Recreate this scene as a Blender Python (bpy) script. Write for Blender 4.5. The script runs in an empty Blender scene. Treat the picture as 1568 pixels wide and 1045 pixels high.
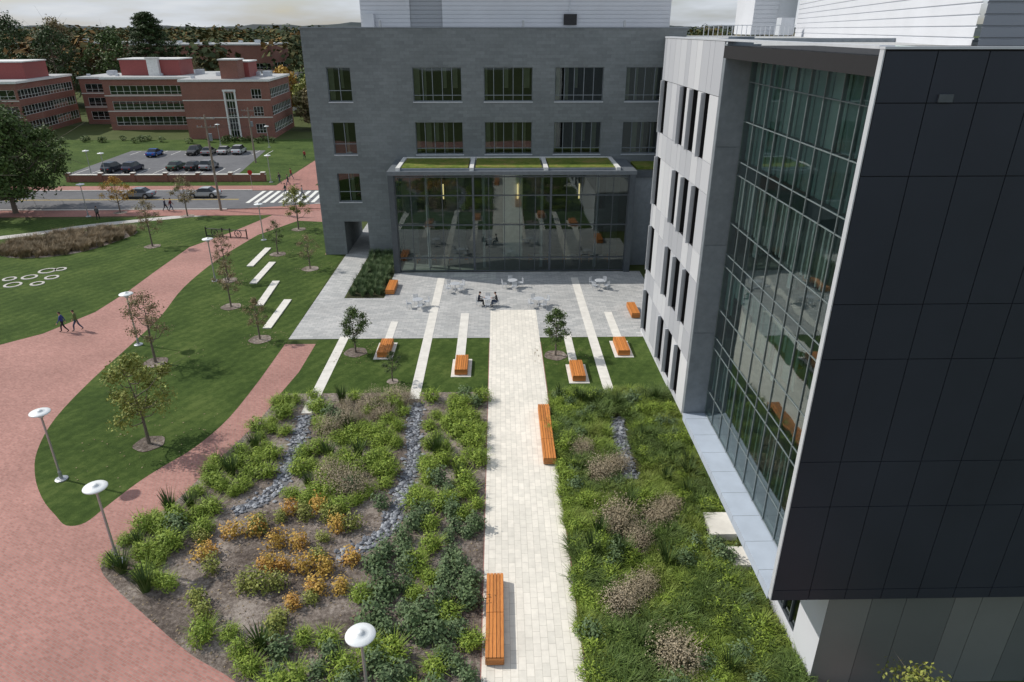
import bpy, math, random
import numpy as np
from mathutils import Vector, Euler
random.seed(7); rng=np.random.default_rng(11)
sc=bpy.context.scene
COL=sc.collection
# ------------------------------------------------------------ materials
def newmat(name):
    m=bpy.data.materials.new(name); m.use_nodes=True
    nt=m.node_tree; return m,nt,nt.nodes['Principled BSDF']
def coords(nt,scale=(1,1,1),rot=0):
    tc=nt.nodes.new('ShaderNodeTexCoord'); mp=nt.nodes.new('ShaderNodeMapping')
    mp.inputs['Scale'].default_value=scale; mp.inputs['Rotation'].default_value=(0,0,rot)
    nt.links.new(tc.outputs['Object'],mp.inputs[0]); return mp.outputs[0]
def noise(nt,vec,scale,detail=4,rough=.6):
    n=nt.nodes.new('ShaderNodeTexNoise'); n.inputs['Scale'].default_value=scale
    n.inputs['Detail'].default_value=detail; n.inputs['Roughness'].default_value=rough
    nt.links.new(vec,n.inputs['Vector']); return n.outputs['Fac']
def ramp(nt,fac,stops):
    r=nt.nodes.new('ShaderNodeValToRGB'); el=r.color_ramp.elements
    while len(el)<len(stops): el.new(.5)
    for e,(p,c) in zip(el,stops): e.position=p; e.color=(*c,1)
    nt.links.new(fac,r.inputs[0]); return r.outputs[0]
def mix(nt,a,b,fac,mode='MIX'):
    m=nt.nodes.new('ShaderNodeMix'); m.data_type='RGBA'; m.blend_type=mode
    for s,v in ((6,a),(7,b),(0,fac)):
        if isinstance(v,(int,float)): m.inputs[s].default_value=v
        elif isinstance(v,tuple): m.inputs[s].default_value=(*v,1)
        else: nt.links.new(v,m.inputs[s])
    return m.outputs[2]
def bump(nt,p,h,strength,dist=.05):
    b=nt.nodes.new('ShaderNodeBump'); b.inputs['Strength'].default_value=strength; b.inputs['Distance'].default_value=dist
    nt.links.new(h,b.inputs['Height']); nt.links.new(b.outputs[0],p.inputs['Normal'])
def plain(name,col,rough=.6,metal=0,var=.12,vs=3.0,spec=.5):
    m,nt,p=newmat(name); v=coords(nt)
    n=noise(nt,v,vs)
    c0=tuple(c*(1-var) for c in col); c1=tuple(min(1,c*(1+var)) for c in col)
    nt.links.new(ramp(nt,n,[(.3,c0),(.7,c1)]),p.inputs['Base Color'])
    p.inputs['Roughness'].default_value=rough; p.inputs['Metallic'].default_value=metal
    p.inputs['Specular IOR Level'].default_value=spec
    return m
def isl(name,c0,c1,c2=None,rough=.65,nscale=.5):
    """foliage: colour varies per leaf and by clump position"""
    m,nt,p=newmat(name); g=nt.nodes.new('ShaderNodeNewGeometry'); v=coords(nt)
    a=ramp(nt,g.outputs['Random Per Island'],[(0,c0),(1,c1)])
    n=noise(nt,v,nscale,2)
    b=mix(nt,a,c2 if c2 else c1,ramp(nt,n,[(.45,(0,0,0)),(.62,(.7,.7,.7))]))
    nt.links.new(b,p.inputs['Base Color']); p.inputs['Roughness'].default_value=rough
    p.inputs['Specular IOR Level'].default_value=.3
    return m
def glassmat(name,tint=(.5,.58,.56),fac=.28,bs=.03):
    m=bpy.data.materials.new(name); m.use_nodes=True; nt=m.node_tree; nt.nodes.clear()
    o=nt.nodes.new('ShaderNodeOutputMaterial'); t=nt.nodes.new('ShaderNodeBsdfTransparent'); t.inputs[0].default_value=(*tint,1)
    g=nt.nodes.new('ShaderNodeBsdfGlossy'); g.inputs['Roughness'].default_value=.02; g.inputs[0].default_value=(.85,.95,.93,1)
    f=nt.nodes.new('ShaderNodeFresnel'); f.inputs[0].default_value=1.5
    a=nt.nodes.new('ShaderNodeMath'); a.operation='ADD'; a.inputs[1].default_value=fac; a.use_clamp=True
    v=coords(nt); n=nt.nodes.new('ShaderNodeTexNoise'); n.inputs['Scale'].default_value=.6; n.inputs['Detail'].default_value=1; nt.links.new(v,n.inputs['Vector'])
    b=nt.nodes.new('ShaderNodeBump'); b.inputs['Strength'].default_value=bs; b.inputs['Distance'].default_value=.1; nt.links.new(n.outputs['Fac'],b.inputs['Height']); nt.links.new(b.outputs[0],g.inputs['Normal'])
    mx=nt.nodes.new('ShaderNodeMixShader'); nt.links.new(f.outputs[0],a.inputs[0]); nt.links.new(a.outputs[0],mx.inputs[0])
    nt.links.new(t.outputs[0],mx.inputs[1]); nt.links.new(g.outputs[0],mx.inputs[2]); nt.links.new(mx.outputs[0],o.inputs[0])
    return m
def brickmat(name,c1,c2,mortar,bw,bh,ms=.01,rough=.85,stain=.25,vertical=False,rot=0,bmp=.3,off=.5,bias=0):
    m,nt,p=newmat(name); tc=nt.nodes.new('ShaderNodeTexCoord'); src=tc.outputs['Object']
    if vertical:   # x+y along the wall, z up
        s=nt.nodes.new('ShaderNodeSeparateXYZ'); nt.links.new(src,s.inputs[0])
        ad=nt.nodes.new('ShaderNodeMath'); nt.links.new(s.outputs[0],ad.inputs[0]); nt.links.new(s.outputs[1],ad.inputs[1])
        cb=nt.nodes.new('ShaderNodeCombineXYZ'); nt.links.new(ad.outputs[0],cb.inputs[0]); nt.links.new(s.outputs[2],cb.inputs[1]); v=cb.outputs[0]
    else:
        mp=nt.nodes.new('ShaderNodeMapping'); mp.inputs['Rotation'].default_value=(0,0,rot); nt.links.new(src,mp.inputs[0]); v=mp.outputs[0]
    b=nt.nodes.new('ShaderNodeTexBrick'); b.offset=off
    b.inputs['Scale'].default_value=1; b.inputs['Brick Width'].default_value=bw; b.inputs['Row Height'].default_value=bh
    b.inputs['Mortar Size'].default_value=ms; b.inputs['Mortar Smooth'].default_value=.1; b.inputs['Bias'].default_value=bias
    b.inputs['Color1'].default_value=(*c1,1); b.inputs['Color2'].default_value=(*c2,1); b.inputs['Mortar'].default_value=(*mortar,1)
    nt.links.new(v,b.inputs['Vector'])
    n=noise(nt,src,.22,4,.5); n2=noise(nt,src,3,4)
    st=ramp(nt,n,[(.3,(1-stain,)*3),(.7,(1+stain*.6,)*3)])
    c=mix(nt,b.outputs['Color'],st,1.0,'MULTIPLY')
    c=mix(nt,c,ramp(nt,n2,[(.3,(.91,)*3),(.7,(1.06,)*3)]),1.0,'MULTIPLY')
    nt.links.new(c,p.inputs['Base Color']); p.inputs['Roughness'].default_value=rough; p.inputs['Specular IOR Level'].default_value=.3
    inv=nt.nodes.new('ShaderNodeMath'); inv.operation='SUBTRACT'; inv.inputs[0].default_value=1; nt.links.new(b.outputs['Fac'],inv.inputs[1])
    bump(nt,p,inv.outputs[0],bmp,.01)
    return m
def groundmat(name,stops,s1=.12,s2=2.5,s3=25,rough=.95,b=.6,mow=False):
    m,nt,p=newmat(name); v=coords(nt)
    a=noise(nt,v,s1,4); c=noise(nt,v,s2,5,.7); d=noise(nt,v,s3,3,.8)
    ad=nt.nodes.new('ShaderNodeMath'); ad.operation='ADD'; nt.links.new(a,ad.inputs[0]); nt.links.new(c,ad.inputs[1])
    ad2=nt.nodes.new('ShaderNodeMath'); ad2.operation='ADD'; nt.links.new(ad.outputs[0],ad2.inputs[0]); nt.links.new(d,ad2.inputs[1])
    dv=nt.nodes.new('ShaderNodeMath'); dv.operation='DIVIDE'; dv.inputs[1].default_value=3; nt.links.new(ad2.outputs[0],dv.inputs[0])
    col=ramp(nt,dv.outputs[0],stops)
    if mow:  # faint mowing bands, as cut grass lies in alternating directions
        w=nt.nodes.new('ShaderNodeTexWave'); w.inputs['Scale'].default_value=.32; w.inputs['Distortion'].default_value=1.2; w.inputs['Detail'].default_value=2
        v2=coords(nt,(1,1,1),.5); nt.links.new(v2,w.inputs['Vector'])
        col=mix(nt,col,ramp(nt,w.outputs['Fac'],[(.35,(.90,.92,.88)),(.65,(1.07,1.06,1.05))]),1.0,'MULTIPLY')
    nt.links.new(col,p.inputs['Base Color'])
    p.inputs['Roughness'].default_value=rough; p.inputs['Specular IOR Level'].default_value=.15
    bump(nt,p,d,b,.04); return m
M={}
M['lawn']=groundmat('lawn_grass',[(.41,(.034,.062,.013)),(.5,(.056,.094,.020)),(.59,(.098,.138,.036))],.22,2.2,34,b=.9,mow=True)
M['ground']=groundmat('rough_grass',[(.4,(.05,.07,.02)),(.6,(.09,.11,.04))],.02,.3,4)
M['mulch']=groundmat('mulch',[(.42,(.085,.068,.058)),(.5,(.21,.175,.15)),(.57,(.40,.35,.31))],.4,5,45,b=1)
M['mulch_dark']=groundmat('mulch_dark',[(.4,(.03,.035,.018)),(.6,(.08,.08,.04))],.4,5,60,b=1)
M['asphalt']=groundmat('asphalt',[(.4,(.12,.122,.13)),(.6,(.18,.182,.19))],.1,1,40,b=.2)
M['brickpave']=brickmat('red_brick_paving',(.46,.225,.19),(.35,.16,.132),(.33,.24,.21),.22,.11,.012,stain=.16,rot=.5)
M['brickpave2']=brickmat('red_brick_path',(.43,.19,.155),(.32,.135,.11),(.30,.20,.17),.22,.11,.012,stain=.14)
M['paver']=brickmat('grey_pavers',(.50,.50,.49),(.37,.38,.38),(.27,.27,.27),.6,.3,.012,stain=.12)
M['cream']=brickmat('cream_pavers',(.80,.76,.68),(.70,.67,.60),(.52,.49,.43),.6,.3,.009,stain=.08,rot=math.pi/2)
M['conc']=plain('pale_concrete',(.68,.66,.61),.85,var=.1,vs=1.5)
M['walk']=plain('sidewalk_concrete',(.48,.46,.43),.85)
M['slate']=brickmat('grey_masonry',(.225,.248,.255),(.185,.204,.212),(.16,.175,.18),.9,.3,.008,stain=.12,vertical=True,bmp=.15)
M['brick']=brickmat('red_brick_wall',(.31,.11,.078),(.25,.085,.06),(.28,.22,.19),.24,.08,.01,stain=.15,vertical=True)
M['white']=plain('white_trim',(.72,.72,.70),.5)
M['darkpanel']=plain('charcoal_panel',(.025,.031,.046),.42,metal=.0,var=.10,vs=.3,spec=.35)
M['joint']=plain('panel_joint',(.006,.006,.008),.8)
M['frame']=plain('dark_metal_frame',(.085,.10,.115),.4,metal=.3)
M['fascia']=plain('roof_fascia',(.15,.17,.19),.45,metal=.2)
M['bayframe']=plain('bay_mullion',(.20,.24,.25),.4,metal=.3)
M['gmetal']=plain('grey_metal',(.22,.25,.28),.45,metal=.2)
M['lmetal']=plain('light_metal',(.55,.58,.62),.4,metal=.2,var=.05)
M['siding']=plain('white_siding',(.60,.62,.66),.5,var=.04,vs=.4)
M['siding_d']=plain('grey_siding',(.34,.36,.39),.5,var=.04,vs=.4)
M['basepanel']=plain('base_panel',(.16,.175,.165),.5,var=.05,vs=.4)
M['basepanel2']=plain('base_panel_dark',(.12,.135,.13),.5,var=.05,vs=.4)
M['ledge']=plain('pale_blue_ledge',(.42,.48,.57),.4,var=.08,vs=1)
M['roof']=plain('roof_membrane',(.40,.41,.41),.8)
M['redroof']=plain('red_metal_roof',(.30,.07,.065),.5)
M['glass']=glassmat('curtain_glass',(.50,.58,.56),.07,.05)
M['baygl']=glassmat('bay_glass',(.76,.92,.88),.10,.06)
M['winglass']=glassmat('window_glass',(.45,.51,.50),.06)
M['interior']=plain('dark_interior',(.06,.06,.06),.9)
M['floor']=plain('interior_floor',(.38,.37,.34),.6)
M['inwall']=plain('interior_wall',(.45,.47,.44),.8)
M['baywall']=plain('bay_interior_wall',(.52,.64,.61),.8)
M['backing']=plain('bright_backing',(.20,.285,.275),.7,var=.12,vs=.35)  # pale teal of the panels added to brighten the glass bay
M['backing2']=plain('bright_backing_light',(.32,.40,.385),.7,var=.12,vs=.35)  # lighter tone of the same added brightening panels
M['ceil']=plain('interior_ceiling',(.76,.78,.76),.8)
M['blind']=plain('window_blind',(.42,.42,.30),.8)
M['steel']=plain('brushed_steel',(.42,.44,.46),.35,metal=.6)
M['lampw']=plain('lamp_white',(.74,.77,.78),.4,var=.03)
M['black']=plain('black_metal',(.015,.015,.017),.5)
M['bark']=plain('bark',(.15,.125,.10),.95,var=.35,vs=12)
M['pole']=plain('weathered_wood_pole',(.24,.20,.16),.9,var=.2,vs=6)
M['tyre']=plain('tyre',(.02,.02,.02),.9)
M['chrome']=plain('alloy_wheel',(.45,.45,.46),.3,metal=.8)
M['carglass']=plain('car_glass',(.02,.025,.03),.06,var=.05)
M['tail']=plain('tail_light',(.45,.02,.02),.3)
M['head']=plain('head_light',(.75,.75,.72),.2)
M['paintline']=plain('road_paint',(.72,.72,.68),.8)
M['yellow']=plain('yellow_road_paint',(.6,.42,.05),.8)
M['skin']=plain('skin',(.55,.33,.24),.6,var=.05)
M['hair']=plain('hair',(.04,.025,.018),.8)
M['denim']=plain('denim',(.05,.07,.12),.9)
M['blackcloth']=plain('black_cloth',(.02,.02,.023),.9)
M['sedum']=groundmat('sedum_roof',[(.40,(.07,.11,.02)),(.5,(.15,.20,.035)),(.58,(.28,.20,.08))],.5,3,25,b=1)
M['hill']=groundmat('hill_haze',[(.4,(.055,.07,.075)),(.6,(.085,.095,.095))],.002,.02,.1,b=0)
m,nt,p=newmat('orange_timber'); v=coords(nt,(9,.8,9)); n=noise(nt,v,3,5); g=nt.nodes.new('ShaderNodeNewGeometry')
c=mix(nt,ramp(nt,n,[(.3,(.48,.165,.04)),(.7,(.68,.27,.065))]),ramp(nt,g.outputs['Random Per Island'],[(0,(.68,.68,.68)),(1,(1.12,1.1,1.05))]),1.0,'MULTIPLY')
nt.links.new(c,p.inputs['Base Color']); p.inputs['Roughness'].default_value=.5; M['wood']=m
m,nt,p=newmat('river_stone'); g=nt.nodes.new('ShaderNodeNewGeometry')
nt.links.new(ramp(nt,g.outputs['Random Per Island'],[(0,(.07,.075,.09)),(.5,(.17,.185,.215)),(1,(.38,.40,.43))]),p.inputs['Base Color']); p.inputs['Roughness'].default_value=.7; M['stone']=m
m,nt,p=newmat('aluminium_panels'); g=nt.nodes.new('ShaderNodeNewGeometry')
nt.links.new(ramp(nt,g.outputs['Random Per Island'],[(0,(.40,.42,.46)),(.5,(.50,.52,.56)),(1,(.64,.66,.69))]),p.inputs['Base Color']); p.inputs['Roughness'].default_value=.45; p.inputs['Metallic'].default_value=.15; M['wpanel']=m
def emis(name,col,s):
    m,nt,p=newmat(name); p.inputs['Base Color'].default_value=(*col,1); p.inputs['Emission Color'].default_value=(*col,1); p.inputs['Emission Strength'].default_value=s; return m
M['warm']=emis('lit_warm_lamp',(1,.75,.35),1.2)
# foliage
F={}
F['green']=isl('leaf_green',(.04,.075,.018),(.10,.155,.038),(.06,.095,.025))
F['dark']=isl('leaf_dark',(.03,.055,.02),(.07,.11,.035),(.045,.07,.025))
F['lime']=isl('leaf_lime',(.12,.20,.022),(.31,.40,.058),(.17,.25,.035),nscale=.9)
F['yellow']=isl('leaf_yellow',(.13,.165,.035),(.32,.34,.075),(.20,.21,.05),nscale=1.2)
F['gold']=isl('leaf_gold',(.34,.20,.04),(.58,.40,.08),(.50,.25,.06),nscale=.8)
F['rust']=isl('leaf_rust',(.19,.14,.075),(.33,.26,.14),(.16,.17,.065))
F['sage']=isl('leaf_sage',(.06,.105,.045),(.17,.235,.11),(.095,.15,.055),nscale=1)
F['meadow']=isl('leaf_meadow',(.105,.17,.026),(.27,.36,.06),(.19,.23,.05),nscale=.6)
F['meadow2']=isl('leaf_meadow_dark',(.055,.10,.022),(.14,.21,.045),(.09,.13,.035),nscale=.8)
F['tan']=isl('grass_tan',(.20,.15,.09),(.36,.28,.17),(.18,.14,.08))
F['airy']=isl('airy_seed_heads',(.23,.185,.12),(.46,.39,.28),(.28,.24,.15),nscale=.8)
def far_mat():
    m,nt,p=newmat('distant_foliage'); g=nt.nodes.new('ShaderNodeNewGeometry'); v=coords(nt)
    n=noise(nt,v,.035,3,.7)
    a=ramp(nt,n,[(.35,(.04,.055,.032)),(.48,(.06,.08,.038)),(.55,(.11,.10,.042)),(.62,(.19,.11,.04)),(.74,(.075,.075,.05))])
    b=mix(nt,a,ramp(nt,g.outputs['Random Per Island'],[(0,(.75,.75,.75)),(1,(1.25,1.25,1.25))]),1.0,'MULTIPLY')
    nt.links.new(b,p.inputs['Base Color']); p.inputs['Roughness'].default_value=.9; p.inputs['Specular IOR Level'].default_value=.1
    return m
F['far']=far_mat()
# ------------------------------------------------------------ mesh builder
class MB:
    def __init__(s): s.v=[];s.f=[];s.m=[];s.mats=[]
    def mi(s,mat):
        if mat not in s.mats: s.mats.append(mat)
        return s.mats.index(mat)
    def face(s,pts,mat):
        b=len(s.v); s.v+= [tuple(p) for p in pts]; s.f.append(tuple(range(b,b+len(pts)))); s.m.append(s.mi(mat))
    def box(s,x0,x1,y0,y1,z0,z1,mat):
        b=len(s.v); s.v+=[(x0,y0,z0),(x1,y0,z0),(x1,y1,z0),(x0,y1,z0),(x0,y0,z1),(x1,y0,z1),(x1,y1,z1),(x0,y1,z1)]
        for q in ((0,3,2,1),(4,5,6,7),(0,1,5,4),(1,2,6,5),(2,3,7,6),(3,0,4,7)): s.f.append(tuple(b+i for i in q)); s.m.append(s.mi(mat))
    def obox(s,c,dx,dy,dz,ang,mat,tilt=0):
        ca,sa=math.cos(ang),math.sin(ang); b=len(s.v)
        for (x,y,z) in [(-1,-1,-1),(1,-1,-1),(1,1,-1),(-1,1,-1),(-1,-1,1),(1,-1,1),(1,1,1),(-1,1,1)]:
            X,Y,Z=x*dx/2,y*dy/2,z*dz/2
            s.v.append((c[0]+X*ca-Y*sa,c[1]+X*sa+Y*ca,c[2]+Z))
        for q in ((0,3,2,1),(4,5,6,7),(0,1,5,4),(1,2,6,5),(2,3,7,6),(3,0,4,7)): s.f.append(tuple(b+i for i in q)); s.m.append(s.mi(mat))
    def tube(s,p0,p1,r0,r1,mat,n=10,cap=True):
        p0=Vector(p0);p1=Vector(p1); d=(p1-p0).normalized(); a=d.orthogonal().normalized(); c=d.cross(a); b=len(s.v)
        for p,r in ((p0,r0),(p1,r1)):
            for i in range(n):
                t=2*math.pi*i/n; s.v.append(tuple(p+a*math.cos(t)*r+c*math.sin(t)*r))
        k=s.mi(mat)
        for i in range(n): s.f.append((b+i,b+(i+1)%n,b+n+(i+1)%n,b+n+i)); s.m.append(k)
        if cap: s.f.append(tuple(b+n+i for i in range(n))); s.m.append(k); s.f.append(tuple(b+n-1-i for i in range(n))); s.m.append(k)
    def lathe(s,c,prof,mat,n=20):
        b=len(s.v); k=s.mi(mat)
        for r,z in prof:
            for i in range(n): t=2*math.pi*i/n; s.v.append((c[0]+r*math.cos(t),c[1]+r*math.sin(t),c[2]+z))
        for j in range(len(prof)-1):
            for i in range(n): s.f.append((b+j*n+i,b+j*n+(i+1)%n,b+(j+1)*n+(i+1)%n,b+(j+1)*n+i)); s.m.append(k)
    def obj(s,name,smooth=False,bevel=0,parent=None):
        me=bpy.data.meshes.new(name); me.from_pydata(s.v,[],s.f); me.polygons.foreach_set('material_index',s.m)
        for mt in s.mats: me.materials.append(mt)
        if smooth: me.polygons.foreach_set('use_smooth',[True]*len(s.f))
        me.update(); o=bpy.data.objects.new(name,me); COL.objects.link(o)
        if bevel:
            bv=o.modifiers.new('bevel','BEVEL'); bv.width=bevel; bv.segments=2; bv.limit_method='ANGLE'
        if parent: o.parent=parent
        return o
def empty(name,loc=(0,0,0),rot=0):
    e=bpy.data.objects.new(name,None); e.location=loc; e.rotation_euler=(0,0,rot); COL.objects.link(e); return e
def quads(name,V,mat,parent=None):
    V=np.asarray(V,dtype=np.float32).reshape(-1,4,3); n=len(V)
    me=bpy.data.meshes.new(name); me.vertices.add(n*4); me.vertices.foreach_set('co',V.reshape(-1))
    me.loops.add(n*4); me.loops.foreach_set('vertex_index',np.arange(n*4,dtype=np.int32))
    me.polygons.add(n); me.polygons.foreach_set('loop_start',np.arange(0,n*4,4,dtype=np.int32)); me.polygons.foreach_set('loop_total',np.full(n,4,dtype=np.int32))
    me.materials.append(mat); me.update(calc_edges=True); me.validate()
    o=bpy.data.objects.new(name,me); COL.objects.link(o)
    if parent: o.parent=parent
    return o
def sheet(name,pts,z,mat):
    b=MB(); b.face([(x,y,z) for x,y in pts],mat)
    if sum(pts[i][0]*pts[(i+1)%len(pts)][1]-pts[(i+1)%len(pts)][0]*pts[i][1] for i in range(len(pts)))<0:
        b.f=[tuple(reversed(b.f[0]))]
    return b.obj(name)
def smooth(pts,n=4,closed=True):
    out=[];N=len(pts)
    for i in range(N if closed else N-1):
        p=[pts[(i+k)%N] if closed else pts[min(max(i+k,0),N-1)] for k in (-1,0,1,2)]
        for j in range(n):
            t=j/n
            out.append(tuple(.5*(2*p[1][a]+(p[2][a]-p[0][a])*t+(2*p[0][a]-5*p[1][a]+4*p[2][a]-p[3][a])*t*t+(-p[0][a]+3*p[1][a]-3*p[2][a]+p[3][a])*t**3) for a in (0,1)))
    if not closed: out.append(pts[-1])
    return out
def ribbon(pts,w):
    L=[];R=[]
    for i,p in enumerate(pts):
        a=pts[max(i-1,0)];b=pts[min(i+1,len(pts)-1)]; d=Vector((b[0]-a[0],b[1]-a[1])).normalized(); n=Vector((-d.y,d.x))*w/2
        L.append((p[0]+n.x,p[1]+n.y)); R.append((p[0]-n.x,p[1]-n.y))
    return L+R[::-1]
def inpoly(x,y,P):
    c=False;j=len(P)-1
    for i in range(len(P)):
        if (P[i][1]>y)!=(P[j][1]>y) and x<(P[j][0]-P[i][0])*(y-P[i][1])/(P[j][1]-P[i][1])+P[i][0]: c=not c
        j=i
    return c
# ------------------------------------------------------------ ground
sheet('ground',[(-6000,-300),(6000,-300),(6000,9000),(-6000,9000)],-.012,M['ground'])
prom=[(-34.0,92),(-29.5,88.6),(-32.0,80),(-34.4,74),(-34.4,66),(-34.3,60),(-34.6,54.9),(-36.3,50.4),(-39,47.6),(-50,42),(-70,37),(-70,-10),(14,-10),(14,48),(-16.5,48),(-18,88.5),(-22,92)]
sheet('brick_plaza',prom,.004,M['brickpave'])
lawnA=[(-28.4,78.9),(-29.6,69.5),(-29.6,61),(-28.6,54),(-28.3,47.9),(-28.2,42.6),(-27.7,37.3),(-26.6,33.6),(-25.2,31.1),(-23.6,29.1),(-22.2,27.8),(-21.2,27.0),(-20.4,27.2),(-20,28.5),(-19.4,30.4),(-18.7,31.9),(-17.7,33.8),(-16.9,37.1),(-16.6,42.3)]
lawnA=smooth(lawnA,4,False)+[(-16.5,48.9),(-16.6,64),(-16.7,71.0),(-18.7,71.0),(-19.6,80),(-21.6,84.7),(-25.4,85.4)]
sheet('lawn',lawnA,.008,M['lawn'])
leftL=[(-29.5,88.4),(-32.0,80),(-34.4,74),(-34.4,66),(-34.3,60),(-34.6,54.9),(-36.3,50.4),(-39,47.6),(-50,42),(-70,37),(-160,25),(-160,86),(-70,86)]
sheet('lawn',leftL,.010,M['lawn'])
sheet('pavement',ribbon(smooth([(-110,60),(-75,70),(-58.4,78.0),(-54,80.6),(-50.4,83.4),(-44,86.5),(-38,89.0)],4,False),1.6),.014,M['walk'])
sheet('pavement',[(-160,86),(-29,88.4),(-22,92),(-22,91.6),(-160,91.4)],.016,M['brickpave2'])
b=MB(); b.box(-160,-36.5,91.4,91.6,-.005,.12,M['conc']); b.box(-25.5,60,94.4,94.6,-.005,.12,M['conc']); b.box(-160,-37,103.4,103.6,-.005,.12,M['conc']); b.box(-26.5,60,103.4,103.6,-.005,.12,M['conc']); b.obj('kerb')
sheet('road',[(-160,91.6),(-36,91.6),(-25,94.6),(60,94.6),(60,103.4),(-160,103.4)],.006,M['asphalt'])
sheet('pavement',[(-160,103.6),(60,103.6),(60,107.0),(-160,107.0)],.012,M['brickpave2'])
sheet('pavement',[(-34,92.0),(-36,91.6),(-25,94.6),(-22,91.8)],.018,M['brickpave2'])
sheet('pavement',[(-34.5,107),(-28.5,107),(-27,160),(-33,160)],.013,M['brickpave2'])
sheet('lawn',[(-160,107.2),(-34.8,107.2),(-33.2,160),(-45,156),(-160,156)],.000,M['lawn'])
sheet('lawn',[(-26,107.2),(40,107.2),(40,150),(-26,160)],.000,M['lawn'])
sheet('parking_lot',[(-72,116.5),(-43.5,116.5),(-46.5,141),(-73,141)],.010,M['asphalt'])
b=MB()
for i in range(9):
    x=-35.3+i*1.12; b.face([(x,95.3+.25*i/9,.022),(x+.55,95.3+.25*i/9,.022),(x+.55,103,.022),(x,103,.022)],M['paintline'])
b.face([(-160,97.4,.012),(-37,97.4,.012),(-37,97.52,.012),(-160,97.52,.012)],M['yellow']); b.face([(-160,97.7,.012),(-37,97.7,.012),(-37,97.82,.012),(-160,97.82,.012)],M['yellow'])
for i in range(11):
    x=-71+i*2.6
    b.face([(x,136,.016),(x+.12,136,.016),(x+.12,140.6,.016),(x,140.6,.016)],M['paintline'])
    b.face([(x,117,.016),(x+.12,117,.016),(x+.12,121.6,.016),(x,121.6,.016)],M['paintline'])
b.obj('road_markings')
sheet('plaza_paving',[(-16.5,48.9),(11.9,48.9),(11.9,53.0),(14,53),(14,64.9),(-10.4,64.9),(-10.4,57.8),(-14.0,57.8),(-13.9,87.5),(-16.4,87.5)],.012,M['paver'])
sheet('lawn',[(-14.15,48.85),(-14.2,43.3),(-14.6,40.1),(-.85,40.1),(-.85,48.85)],.012,M['lawn'])
sheet('lawn',[(3.15,48.85),(3.15,40.1),(11.9,40.1),(11.9,48.85)],.012,M['lawn'])
sheet('garden_path',[(-.8,0),(3.1,0),(3.1,54.7),(-.8,54.7)],.020,M['cream'])
b=MB()
for (x0,x1,y0,y1) in [(-6.0,-5.3,39.2,63.2),(-9.0,-8.4,47.0,52.3),(-3.3,-2.6,44.6,54),(6.9,7.6,38.8,63),(8.9,9.55,47.4,54.1),(-12.55,-11.85,37.5,49.3),(5.0,5.6,43.6,49.5)]:
    n=max(1,round((y1-y0)/1.5))
    for i in range(n):
        ya=y0+(y1-y0)*i/n; yb=y0+(y1-y0)*(i+1)/n-.012; b.box(x0,x1,ya,yb,-.005,.030,M['conc'])
b.obj('paving_strips')
b=MB()
for (xa,ya,xb,yb) in [(-25.5,73.4,-25.4,67.0),(-23.5,68.3,-23.4,61.8),(-21.4,62.4,-21.0,56.1),(-18.9,57.4,-18.8,51.0)]:
    w=.34; b.face([(xa-w,ya,.1),(xb-w,yb,.1),(xb+w,yb,.1),(xa+w,ya,.1)],M['conc']); 
    b.face([(xb-w,yb,.1),(xb-w,yb,-.01),(xb+w,yb,-.01),(xb+w,yb,.1)],M['conc']); b.face([(xb+w,yb,.1),(xb+w,yb,-.01),(xa+w,ya,-.01),(xa+w,ya,.1)],M['conc']); b.face([(xa-w,ya,.1),(xa-w,ya,-.01),(xb-w,yb,-.01),(xb-w,yb,.1)],M['conc'])
b.obj('stone_slabs')
bedL=smooth([(-14.6,40.1),(-14.9,37),(-15.5,34),(-16.1,31.5),(-16.7,28.7),(-17.8,26.5),(-18.2,24.9),(-17.9,23.9),(-16.6,22.7),(-14.4,21),(-12.1,19.3),(-9.9,18),(-6.8,15.5),(-3,12.5)],4,False)+[(-.85,11),(-.85,40.1)]
sheet('garden_bed',bedL,.014,M['mulch'])
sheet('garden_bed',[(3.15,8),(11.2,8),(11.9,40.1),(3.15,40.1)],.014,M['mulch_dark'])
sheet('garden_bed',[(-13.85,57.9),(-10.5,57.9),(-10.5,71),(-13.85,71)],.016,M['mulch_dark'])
meadow=smooth([(-55,73),(-54,76.7),(-50.3,80.3),(-46.6,81.8),(-43.1,80.5),(-43.6,76.5),(-45.2,72.6),(-48.4,70.5),(-52,70.6)],3)
sheet('garden_bed',meadow,.016,M['mulch'])
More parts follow.
